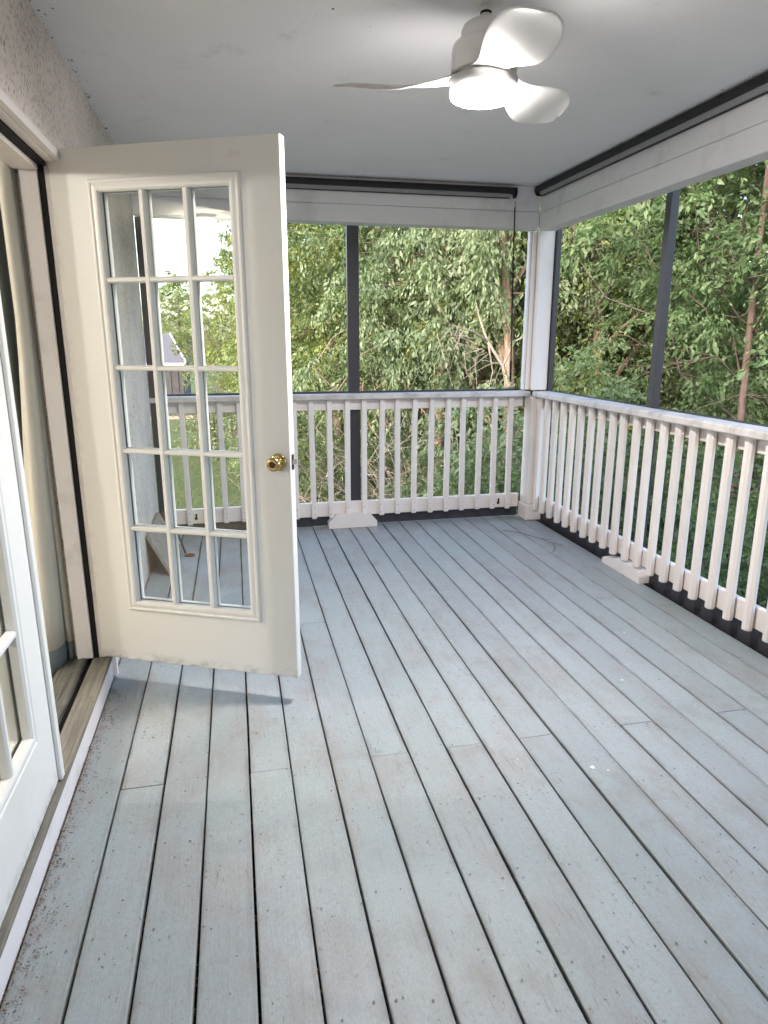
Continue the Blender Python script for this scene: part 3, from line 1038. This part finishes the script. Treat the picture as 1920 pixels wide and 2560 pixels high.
bmesh_ = fan_blade()
for a in (29, 156, 264):
    o = link('blade', bmesh_, M['blade'], fan, True)
    o.location = (0, 0, 2.334 - CZ)
    o.rotation_euler = (0, 0, R(a))
    sol = o.modifiers.new('thickness', 'SOLIDIFY')
    sol.thickness = 0.008
    sol.offset = 0
    sub = o.modifiers.new('smooth', 'SUBSURF')
    sub.levels = 1
    sub.render_levels = 2

# ------------------------------------------------------------------ small things on the deck
lb = empty('leaning_board', (-0.5, 4.6, 0))
tag(lb, 'weathered grey board leaning against the stucco wall behind the open door', 'board')
A, B, Cc, D = Vector((-0.462, 4.30, 0.004)), Vector((-0.44, 4.85, 0.004)), Vector((-0.596, 4.965, 0.262)), Vector((-0.596, 4.345, 0.258))
nrm = (B - A).cross(D - A).normalized() * 0.02
if nrm.x < 0: nrm = -nrm
vs = [A, B, Cc, D] + [p - nrm for p in (A, B, Cc, D)]
for i in range(4, 8): vs[i] = vs[i] + Vector((0.0, 0, 0.0))
vs = [v + Vector((0.012, 0, 0.006)) for v in vs]
MB().add(vs, [(0, 1, 2, 3), (7, 6, 5, 4), (0, 4, 5, 1), (1, 5, 6, 2), (2, 6, 7, 3), (3, 7, 4, 0)]).build('panel', M['plank'], lb)
rd = empty('iron_rod', (-0.37, 4.72, 0))
tag(rd, 'thin dark bent rod with a rusty disc foot beside the leaning board', 'rod')
MB().tube([(-0.56, 4.93, 0.292), (-0.53, 4.9, 0.27), (-0.49, 4.86, 0.215), (-0.455, 4.82, 0.15), (-0.425, 4.78, 0.08), (-0.40, 4.74, 0.012)], 0.007, 8).build('stem', M['dark'], rd, True)
MB().lathe([(0, 0.007), (0.03, 0.006), (0.036, 0.003), (0.036, 0.0)], (-0.372, 4.722, 0.0015), 24).build('disc', M['rust'], rd)
tw = MB()
for pts_ in ([(2.02, 4.85, .006), (2.12, 4.72, .01), (2.2, 4.55, .012), (2.24, 4.42, .01), (2.2, 4.3, .007), (2.13, 4.22, .005)], [(2.2, 4.55, .012), (2.26, 4.5, .014)], [(2.24, 4.42, .01), (2.3, 4.36, .01)]):
    tw.tube(pts_, [0.002] * (len(pts_) - 1) + [0.001], 5)
tag(tw.build('twig', M['bark_grey']), 'thin curved dark twig lying on the deck near the right railing', 'twig', )


def bits(name, n, fn, lo, hi, mat, label=None):
    V = np.zeros((n * 4, 3)); T = np.zeros(n * 4)
    for i in range(n):
        x, y, z = fn()
        s = rng.uniform(lo, hi); a = rng.uniform(0, 6.28)
        d = np.array([math.cos(a), math.sin(a), rng.normal(0, 0.25)]) * s
        e = np.array([-math.sin(a), math.cos(a), rng.normal(0, 0.5)]) * s * rng.uniform(0.15, 0.45)
        b = np.array([x, y, z])
        V[i * 4:i * 4 + 4] = [b - d / 2, b + e / 2, b + d / 2, b - e / 2]
        V[i * 4:i * 4 + 4, 2] = np.maximum(V[i * 4:i * 4 + 4, 2], z - 0.001)
        T[i * 4:i * 4 + 4] = rng.random()
    me = quads(name, V, T)
    o = link(name, me, mat)
    return o


def quads(name, V, T=None, tri=False):
    n = len(V) // 4
    me = bpy.data.meshes.new(name)
    me.vertices.add(len(V))
    me.vertices.foreach_set('co', V.astype(np.float32).ravel())
    b = np.arange(n)[:, None] * 4
    idx = np.concatenate([b, b + 1, b + 2, b, b + 2, b + 3], 1).astype(np.int32).ravel()
    me.loops.add(len(idx))
    me.loops.foreach_set('vertex_index', idx)
    me.polygons.add(n * 2)
    me.polygons.foreach_set('loop_start', np.arange(n * 2, dtype=np.int32) * 3)
    if T is not None:
        at = me.attributes.new('tint', 'FLOAT', 'POINT')
        at.data.foreach_set('value', T.astype(np.float32))
    me.update(calc_edges=True)
    return me


def near_sill():
    y = 1.1 + 1.75 * rng.random()
    dens = 0.5 + 0.5 * math.sin(y * 9) * math.sin(y * 4 + 1)
    x = -0.598 + abs(rng.normal(0, 0.014 + 0.03 * dens))
    return x, y, 0.003 + 0.004 * rng.random()


o = bits('leaf_litter', 1700, near_sill, 0.003, 0.011, M['leaf_dry'])
tag(o, 'brown crumbled leaf litter along the kick board', 'leaf litter', kind='stuff')


def in_gap():
    k = int(rng.integers(0, 12))
    return X0 + PITCH * k + rng.normal(0, 0.0015), 0.7 + 3.2 * rng.random() ** 1.5, -0.006 - 0.01 * rng.random()


def on_deck():
    x = -0.55 + 2.9 * rng.random() ** 2.2
    return x, 0.8 + 4.3 * rng.random() ** 1.5, 0.0025


o = bits('deck_crumbs', 2200, lambda: in_gap() if rng.random() < 0.68 else on_deck(), 0.003, 0.011, M['leaf_dry'])
tag(o, 'brown crumbs lying in the gaps and on the deck boards', 'crumbs', kind='stuff')
m = MB()
for i in range(420):
    t = rng.random()
    rr_ = abs(rng.normal(0, 0.0022)) + 0.001
    if i % 3 == 0: x, y = WX + 0.004 + abs(rng.normal(0, 0.02)), 0.6 + 4.4 * t
    elif i % 3 == 1: x, y = WX + 0.2 + 2.6 * t, 5.095 - abs(rng.normal(0, 0.04))
    else: x, y = 2.295 - abs(rng.normal(0, 0.05)), 1.5 + 3.5 * t
    if i % 14 == 0: x, y = 0.3 + 0.9 * rng.random(), 1.6 + 1.2 * rng.random()
    m.add([(x + rr_ * math.cos(a) * rng.uniform(.5, 1.3), y + rr_ * 1.6 * math.sin(a) * rng.uniform(.5, 1.3), CZ - 0.0012) for a in np.linspace(0, 6.283, 7)[:-1]], [tuple(range(6))])
tag(m.build('mildew_spots', M['bark_red'], fix=False), 'dark mildew spots scattered along the edges of the porch ceiling', 'mildew', kind='stuff')
m = MB()
for x, y, s in ((-0.405, 1.13, 0.007), (1.17, 1.9, 0.011), (1.215, 1.87, 0.006), (1.62, 2.45, 0.009), (0.93, 2.0, 0.004), (1.0, 3.0, 0.005), (0.65, 1.45, 0.004), (-0.2, 1.0, 0.004), (1.9, 2.9, 0.006)):
    m.add([(x + s * math.cos(a) * random.uniform(.6, 1.1), y + s * math.sin(a) * random.uniform(.6, 1.1), 0.0035) for a in np.linspace(0, 6.283, 7)[:-1]] + [(x, y, 0.006)], [(i, (i + 1) % 6, 6) for i in range(6)])
tag(m.build('paint_flakes', M['rail'], fix=False), 'tiny white flakes scattered over the deck boards', 'flakes', kind='stuff')

# ------------------------------------------------------------------ neighbour's house
nh = empty('neighbour_house', (-9, 44, GZ))
tag(nh, 'distant dark sided house with a grey hipped roof seen through the door panes', 'house')
x0_, x1_, y0_, y1_ = -16.5, -2.95, 41.9, 49
ez_, rz_ = 0.1, 1.75
m = MB().box(x0_, x1_, y0_ + 0.3, y1_, GZ, ez_)
xx = x0_ + 0.2
while xx < x1_:
    m.box(xx, xx + 0.06, y0_ + 0.26, y0_ + 0.299, GZ, ez_ - 0.03)
    xx += 0.42
m.build('wall', M['siding'], nh)
R0, R1 = (-14, 45.2, rz_), (-3.75, 45.2, rz_)
e = [(x0_ - .3, y0_, ez_), (x1_ + .25, y0_, ez_), (x1_ + .25, y1_ + .3, ez_), (x0_ - .3, y1_ + .3, ez_), R0, R1]
MB().add(e, [(0, 1, 5, 4), (1, 2, 5), (2, 3, 4, 5), (3, 0, 4), (3, 2, 1, 0)]).build('roof', M['roof'], nh)
MB().tube([(x1_ + .25, y0_, ez_ + .04), (R1[0], R1[1], R1[2] + .04)], 0.05, 5).build('hip_trim', M['fascia'], nh)
MB().box(x0_ - .3, x1_ + .25, y0_ - .06, y0_ - .003, ez_ - .14, ez_ + .01).build('fascia', M['fascia'], nh)

# ------------------------------------------------------------------ vegetation
def leaf_quads(base, d, size, wr, r):
    n = len(base)
    d = d / np.linalg.norm(d, axis=1)[:, None]
    rnd = r.normal(size=(n, 3))
    side = np.cross(d, rnd)
    side /= np.linalg.norm(side, axis=1)[:, None] + 1e-9
    up = np.cross(side, d)
    s = size[:, None]
    w2 = s * wr * 0.5
    mid = base + d * s * 0.45 + up * s * 0.06
    V = np.empty((n, 4, 3))
    V[:, 0] = base
    V[:, 1] = mid + side * w2
    V[:, 2] = base + d * s
    V[:, 3] = mid - side * w2
    return V.reshape(-1, 3)


def grow(seed, H, rx, cb, trunk_r, n_cl, twigs, leaves, size, wr, droop, lean=(0, 0), fork=0.45, wood='bark_grey', leaf='leaf_mid', cl_r=0.55, cone=1.0, coff=0.0):
    """meshes of one tree: (trunk, branches, crown) in local coordinates, base at the origin"""
    r = np.random.default_rng(seed)
    # trunk
    zt = cb + (H - cb) * 0.75
    npt = 9
    tp = np.zeros((npt, 3))
    for i in range(npt):
        t = i / (npt - 1)
        tp[i] = (lean[0] * t * t + 0.12 * math.sin(3 * t + seed) * t * H / 6, lean[1] * t * t + 0.12 * math.cos(2.3 * t + seed * 2) * t * H / 6, zt * t)
    tr = MB().tube(tp, [trunk_r * (1.25 if i == 0 else 1) * (1 - 0.82 * i / (npt - 1)) + 0.01 for i in range(npt)], 9)
    def trunk_at(z):
        t = min(max(z / zt, 0), 1) * (npt - 1)
        i = min(int(t), npt - 2)
        return tp[i] + (tp[i + 1] - tp[i]) * (t - i)
    # clump centres
    cz, rz = (H + cb) / 2, (H - cb) / 2
    C = []
    ph = r.random(6) * 6.28
    while len(C) < n_cl:
        v = r.normal(size=3)
        v /= np.linalg.norm(v)
        a = math.atan2(v[1], v[0])
        lump = 1 + 0.16 * math.sin(3 * a + ph[0] + 2 * v[2]) + 0.13 * math.sin(5 * a + ph[1] - 5 * v[2]) + 0.12 * math.sin(7 * v[2] + ph[2])
        rad = r.random() ** 0.42 * lump
        p = np.array([v[0] * rx * rad, v[1] * rx * rad, cz + v[2] * rz * rad])
        taper = 1 - (1 - cone) * max(0, (p[2] - cb) / (H - cb))
        p[:2] *= taper
        p[:2] += np.array(lean) * (p[2] / zt) ** 2 if p[2] > 0 else 0
        p[1] += coff
        if p[2] < 0.25: continue
        C.append(p)
    C = np.array(C)
    # limbs and branches
    br = MB()
    nl = max(5, n_cl // 14)
    limbs = []
    for p in C[:nl]:
        out = math.hypot(p[0], p[1])
        a = trunk_at(max(cb * 0.6, p[2] - out * 0.9 - 0.3))
        q = [a + (p - a) * t_ + np.array([0, 0, 0.28 * out * t_ * (1 - t_)]) + r.normal(0, 0.09, 3) * min(1, 4 * t_) * (out * 0.25 + 0.4) for t_ in np.linspace(0, 1, 7)]
        q[-1] = p
        r0 = trunk_r * fork * 0.5
        br.tube(q, [r0 * (1 - 0.86 * t_) for t_ in np.linspace(0, 1, 7)], 5)
        limbs.append(np.array(q))
    allp = np.concatenate(limbs)
    for p in C[nl:]:
        dd = np.linalg.norm(allp - p, axis=1) + 0.6 * np.maximum(0, allp[:, 2] - p[2])
        a = allp[np.argmin(dd)]
        mid = (a + p) / 2 + r.normal(0, 0.1, 3)
        br.tube([a, mid, p], [trunk_r * 0.05 + 0.005, trunk_r * 0.03 + 0.003, 0.002], 4, False)
    # twigs and leaves
    nT = n_cl * twigs
    cc = np.repeat(C, twigs, 0)
    ax = np.array([0, coff, cz])
    outd = cc - ax
    outd /= np.linalg.norm(outd, axis=1)[:, None] + 1e-9
    td = r.normal(size=(nT, 3)) + outd * 0.6
    td[:, 2] = td[:, 2] * 0.6 + 0.15
    td /= np.linalg.norm(td, axis=1)[:, None]
    L = cl_r * r.uniform(0.6, 1.25, nT)
    tint0 = np.repeat(r.random(n_cl) * 0.45, twigs)
    nb = nT * leaves
    ci = np.repeat(np.arange(nT), leaves)
    t = r.uniform(0.12, 1.0, nb)
    base = cc[ci] + td[ci] * (L[ci] * t)[:, None]
    base[:, 2] -= droop * L[ci] * t * t * 0.9
    base += r.normal(0, 0.03, (nb, 3))
    ld = td[ci] * 0.7 + r.normal(size=(nb, 3)) * 0.65
    ld[:, 2] -= droop * 1.5
    sz = size * (0.45 + 0.95 * r.random(nb) ** 1.5) * np.repeat(r.uniform(0.8, 1.15, nT), leaves)
    V = leaf_quads(base, ld, sz, wr, r)
    T = np.clip(tint0[ci] + r.random(nb) * 0.55, 0, 1)
    ok = base[:, 2] > 0.03
    V = V.reshape(-1, 4, 3)[ok].reshape(-1, 3)
    T = np.repeat(T[ok], 4)
    tm_, bm_, cm = tr.mesh('trunk', True, False), br.mesh('branches', True, False), quads('crown', V, T)
    tm_.materials.append(M[wood]); bm_.materials.append(M[wood]); cm.materials.append(M[leaf])
    return tm_, bm_, cm


def plant(name, label, cat, group, meshes, az, dist, rz=0.0, s=1.0, sz=None, names=('trunk', 'branches', 'crown')):
    a = R(az)
    r = empty(name, (math.sin(a) * dist, math.cos(a) * dist, GZ))
    tag(r, label, cat, group)
    r.rotation_euler = (0, 0, rz)
    r.scale = (s, s, sz or s)
    for nm, me in zip(names, meshes):
        link(nm, me, None, r, True)
    return r


TG = 'trees at the edge of the wood'
P = {}
P['yel'] = grow(11, 11.0, 3.3, 2.2, 0.16, 230, 13, 18, 0.115, 0.48, 0.55, (0.3, 0.2), leaf='leaf_yellow', cl_r=0.62)
P['mid'] = grow(12, 11.5, 3.4, 1.8, 0.17, 230, 13, 18, 0.11, 0.45, 0.5, (-0.4, 0.1), leaf='leaf_mid', cl_r=0.62)
P['droop'] = grow(13, 11.5, 3.1, 2.0, 0.17, 220, 13, 18, 0.12, 0.4, 1.15, (0.2, 0.3), wood='bark_pink', leaf='leaf_pale', cl_r=0.62)
P['droop2'] = grow(14, 12, 3.0, 2.8, 0.15, 210, 13, 18, 0.12, 0.42, 1.0, (-0.4, 0.0), 0.9, wood='bark_pink', leaf='leaf_pale', cl_r=0.6, coff=1.9)
P['fine'] = grow(15, 12, 3.1, 2.0, 0.065, 220, 14, 19, 0.1, 0.36, 0.35, (0.2, -0.2), wood='bark_red', leaf='leaf_mid', cl_r=0.55, coff=1.1)
P['dark'] = grow(16, 12, 3.5, 1.5, 0.18, 150, 11, 15, 0.13, 0.5, 0.4, (0, 0), leaf='leaf_dark', cl_r=0.65)
P['round'] = grow(17, 8.0, 3.3, 0.7, 0.16, 140, 10, 15, 0.15, 0.5, 0.35, (0, 0), leaf='leaf_yellow', cl_r=0.6)
P['bush'] = grow(18, 3.4, 1.6, 0.15, 0.06, 80, 9, 14, 0.085, 0.42, 0.25, (0, 0), leaf='leaf_mid', cl_r=0.42)
P['bushd'] = grow(19, 3.2, 1.7, 0.1, 0.06, 80, 9, 14, 0.09, 0.45, 0.3, (0, 0), leaf='leaf_dark', cl_r=0.42)
P['bushy'] = grow(20, 3.6, 1.7, 0.1, 0.06, 85, 9, 14, 0.1, 0.46, 0.55, (0, 0), leaf='leaf_pale', cl_r=0.45)

trees = [
    ('yel', -4.2, 55, 0.4, 0.84, 'farthest hazy yellow green tree rising behind the neighbour roof'),
    ('round', 0.4, 37, 1.2, 0.95, 'rounded pale tree top against the pale sky in the middle door panes'),
    ('round', 4.0, 29, 2.9, 1.08, 'rounded tree seen through the right column of door panes'),
    ('mid', 8.6, 21, 0.3, 0.9, 'mid green tree standing behind the yellow green tree at the dark far post'),
    ('yel', 8.3, 17.5, 2.2, 0.92, 'yellow green tree behind the dark far screen post'),
    ('mid', 12.3, 16.5, 3.9, 0.93, 'broad mid green tree right of the dark far screen post'),
    ('droop', 16.6, 14.5, 0.0, 0.9, 'pale tree with hanging leaves in the middle of the far view'),
    ('droop2', 22.7, 12.6, -R(22.7), 0.92, 'pale drooping tree with a forked pinkish trunk left of the corner post'),
    ('yel', 26.2, 14.8, 4.1, 0.9, 'yellow green tree just right of the white corner post'),
    ('droop2', 29.6, 13.2, -R(29.6), 0.95, 'pink trunked tree between the corner post and the right dark post'),
    ('mid', 34.0, 14.5, 1.0, 0.9, 'dark green tree behind the right dark screen post'),
    ('fine', 40.0, 10.2, -R(40), 0.93, 'fine leaved tree with a thin red trunk at the right edge'),
    ('mid', 45.5, 11.5, 5.0, 0.9, 'mid green tree cut off by the right picture edge'),
    ('yel', 36.5, 16.5, 5.5, 0.98, 'bright yellow green crown high right of the right dark post'),
    ('dark', 7.0, 27, 4.0, 0.70, 'dark tree behind the trees left of the far screen post'),
    ('mid', 14.5, 23, 1.7, 0.73, 'back row tree filling the gap above the dead brush'),
    ('dark', 19.5, 21, 2.4, 0.72, 'dark back row tree behind the drooping trees'),
    ('mid', 25.0, 21, 0.2, 0.68, 'back row tree behind the white corner post'),
    ('dark', 29.0, 20.5, 3.3, 0.63, 'dark back row tree showing sky gaps right of the post'),
    ('mid', 34.5, 21, 5.1, 0.68, 'back row tree behind the right dark post'),
    ('dark', 41.5, 17.5, 0.9, 0.64, 'dark back row tree under the sky gap at the upper right'),
]
for kind, az, dist, rz, s, lab in trees:
    plant('tree', lab, 'tree', TG, P[kind], az, dist, rz, s)
SG = 'shrubs below the railings'
shrubs = [
    ('bushy', -1.9, 27, 0.3, 0.85, 'pale rounded bush beside the neighbour house corner'),
    ('bushy', 2.6, 24, 1.3, 1.15, 'pale bush at the end of the lawn behind the door panes'),
    ('bush', 5.0, 17.5, 2.2, 1.05, 'green bush at the lawn edge just behind the door edge'),
    ('bush', 6.4, 14.6, 0.7, 0.9, 'bright green shrub left of the dark far post, low behind the slats'),
    ('bushd', 7.6, 14.2, 1.9, 0.85, 'dark shrub at the foot of the dark far post'),
    ('bushd', 12.5, 15.2, 2.9, 0.9, 'dark shrub behind the dead brush'),
    ('bushd', 18.2, 12.8, 0.5, 0.85, 'dark shrub right of the dead brush behind the far slats'),
    ('bushy', 21.5, 11.2, 4.4, 0.98, 'pale green shrub just left of the corner post'),
    ('bushy', 26.0, 10.2, 5.0, 1.1, 'pale shrub right of the corner post above the right railing'),
    ('bush', 29.2, 9.6, 0.9, 1.12, 'glossy green shrub between corner post and right dark post'),
    ('bush', 32.6, 9.0, 3.1, 1.1, 'glossy shrub left of the foot of the right dark post'),
    ('bushd', 35.6, 9.4, 2.0, 1.12, 'dark shrub right of the right dark post'),
    ('bush', 38.4, 7.6, 4.0, 0.86, 'low shrub behind the right slats below the red trunk'),
    ('bushd', 41.8, 8.2, 0.2, 0.95, 'dark low shrub behind the rightmost slats'),
    ('bush', 46.5, 7.6, 5.2, 0.95, 'low green shrub at the right picture edge'),
    ('bushd', 24.0, 8.6, 3.6, 0.7, 'small dark shrub down behind the corner post foot'),
    ('bushd', 30.6, 7.4, 1.1, 0.66, 'small dark shrub low behind the right railing middle'),
    ('bush', 35.0, 6.6, 2.7, 0.6, 'smallest shrub low behind the right railing'),
]
for kind, az, dist, rz, s, lab in shrubs:
    plant('shrub', lab, 'shrub', SG, P[kind], az, dist, rz, s, names=('stem', 'twigs', 'foliage'))

# wood behind everything: one mass
r = np.random.default_rng(77)
n = 60000
az = R(1) + R(56) * r.random(n)
di = r.uniform(25, 34, n)
top = 3.3 + 1.0 * np.sin(az * 23) + 0.9 * np.sin(az * 51 + 1) + 0.6 * np.sin(az * 97)
z = GZ + (top - GZ) * r.random(n) ** 0.9
base = np.stack([np.sin(az) * di, np.cos(az) * di, z], 1)
ld = r.normal(size=(n, 3)); ld[:, 2] -= 0.5
V = leaf_quads(base, ld, 0.42 * r.uniform(0.6, 1.3, n), 0.55, r)
wo = link('woods', quads('woods', V, np.repeat(r.random(n), 4)), M['leaf_dark'])
tag(wo, 'far dark wood behind the garden trees', 'wood', kind='stuff')

# dead grey brush: a fan of bare stems
r = random.Random(5)
m = MB()
bx, by = math.sin(R(16.5)) * 13.2, math.cos(R(16.5)) * 13.2
for i in range(120):
    ox, oy = bx + r.gauss(0, 0.55), by + r.gauss(0, 0.45)
    ln = r.uniform(1.4, 4.3)
    th = r.gauss(-0.75, 0.42)
    dx, dz = math.sin(th), math.cos(th)
    dy = r.gauss(-0.05, 0.25)
    sag = r.uniform(0.1, 0.8)
    pts_ = []
    for k in range(6):
        t = k / 5
        pts_.append((ox + dx * ln * t + r.gauss(0, 0.04), oy + dy * ln * t, GZ + 0.1 + dz * ln * t * 1.05 - sag * t * t + r.gauss(0, 0.03)))
    r0 = r.uniform(0.006, 0.018)
    m.tube(pts_, [r0 * (1 - 0.8 * k / 5) for k in range(6)], 4, False)
    for q in range(4):
        k = r.randint(1, 4)
        p = Vector(pts_[k])
        d = Vector((dx * 0.6 + r.gauss(0, 0.6), r.gauss(0, 0.4), dz * 0.5 + r.gauss(0, 0.5))) * r.uniform(0.4, 1.2)
        m.tube([p, p + d * 0.5 + Vector((0, 0, r.gauss(0, 0.06))), p + d], [r0 * 0.5, r0 * 0.35, 0.003], 4, False)
db = m.build('dead_brush', M['dead'], fix=False)
tag(db, 'thicket of bare grey dead stems leaning left behind the far railing', 'dead brush')

# bare pale branch hanging by the forked trunk
r = random.Random(9)
def pt(azd, eld, d):
    a, e_ = R(azd), R(eld)
    return Vector((math.sin(a) * d, math.cos(a) * d, 1.4765 + math.tan(e_) * d))
m = MB()
D0 = 11.6
main = [pt(23.2, -5.5, D0), pt(22.0, -2.2, D0), pt(20.7, -0.2, D0), pt(19.4, 0.6, D0 - .3), pt(18.2, 0.9, D0 - .5)]
m.tube(main, [0.035, 0.03, 0.024, 0.016, 0.006], 6)
m.tube([main[2], pt(20.0, 1.5, D0), pt(19.6, 3.0, D0)], [0.018, 0.012, 0.004], 5)
m.tube([main[1], pt(22.8, -0.2, D0), pt(23.8, 0.2, D0), pt(24.4, -0.6, D0)], [0.02, 0.014, 0.01, 0.004], 5)
m.tube([main[2], pt(21.2, -2.6, D0), pt(20.8, -4.6, D0 - .2)], [0.016, 0.012, 0.004], 5)
for i in range(16):
    p = main[1].lerp(main[4], r.random())
    m.tube([p, p + Vector((r.gauss(-0.2, 0.2), r.gauss(0, 0.2), r.gauss(-0.1, 0.2))), p + Vector((r.gauss(-0.45, 0.3), r.gauss(0, 0.3), r.gauss(-0.35, 0.3)))], [0.008, 0.006, 0.002], 4, False)
tag(m.build('dead_branch', M['dead'], fix=False), 'bare pale forked branch left of the corner post', 'branch')
m = MB()
D1 = 12.2
m.tube([pt(29.4, -1.2, D1), pt(30.8, 0.6, D1), pt(32.2, 1.9, D1)], [0.04, 0.034, 0.026], 7)
m.tube([pt(30.6, 0.3, D1), pt(31.5, 0.2, D1), pt(32.6, -0.5, D1)], [0.015, 0.014, 0.005], 5)
tag(m.build('dead_branch', M['bark_pink'], fix=False), 'broken pinkish limb slanting up left of the right dark post', 'branch')

# lawn grass seen between the far slats
r = np.random.default_rng(8)
n = 42000
az = R(-11) + R(15) * r.random(n)
di = 12 + 20 * r.random(n) ** 1.3
base = np.stack([np.sin(az) * di, np.cos(az) * di, np.full(n, GZ + 0.004)], 1)
ld = r.normal(size=(n, 3)) * 0.45
ld[:, 2] = 1
V = leaf_quads(base, ld, r.uniform(0.04, 0.1, n), 0.16, r)
gr = link('grass', quads('grass', V, np.repeat(r.random(n), 4)), M['grass'])
tag(gr, 'short green lawn grass below the far railing', 'grass', kind='stuff')
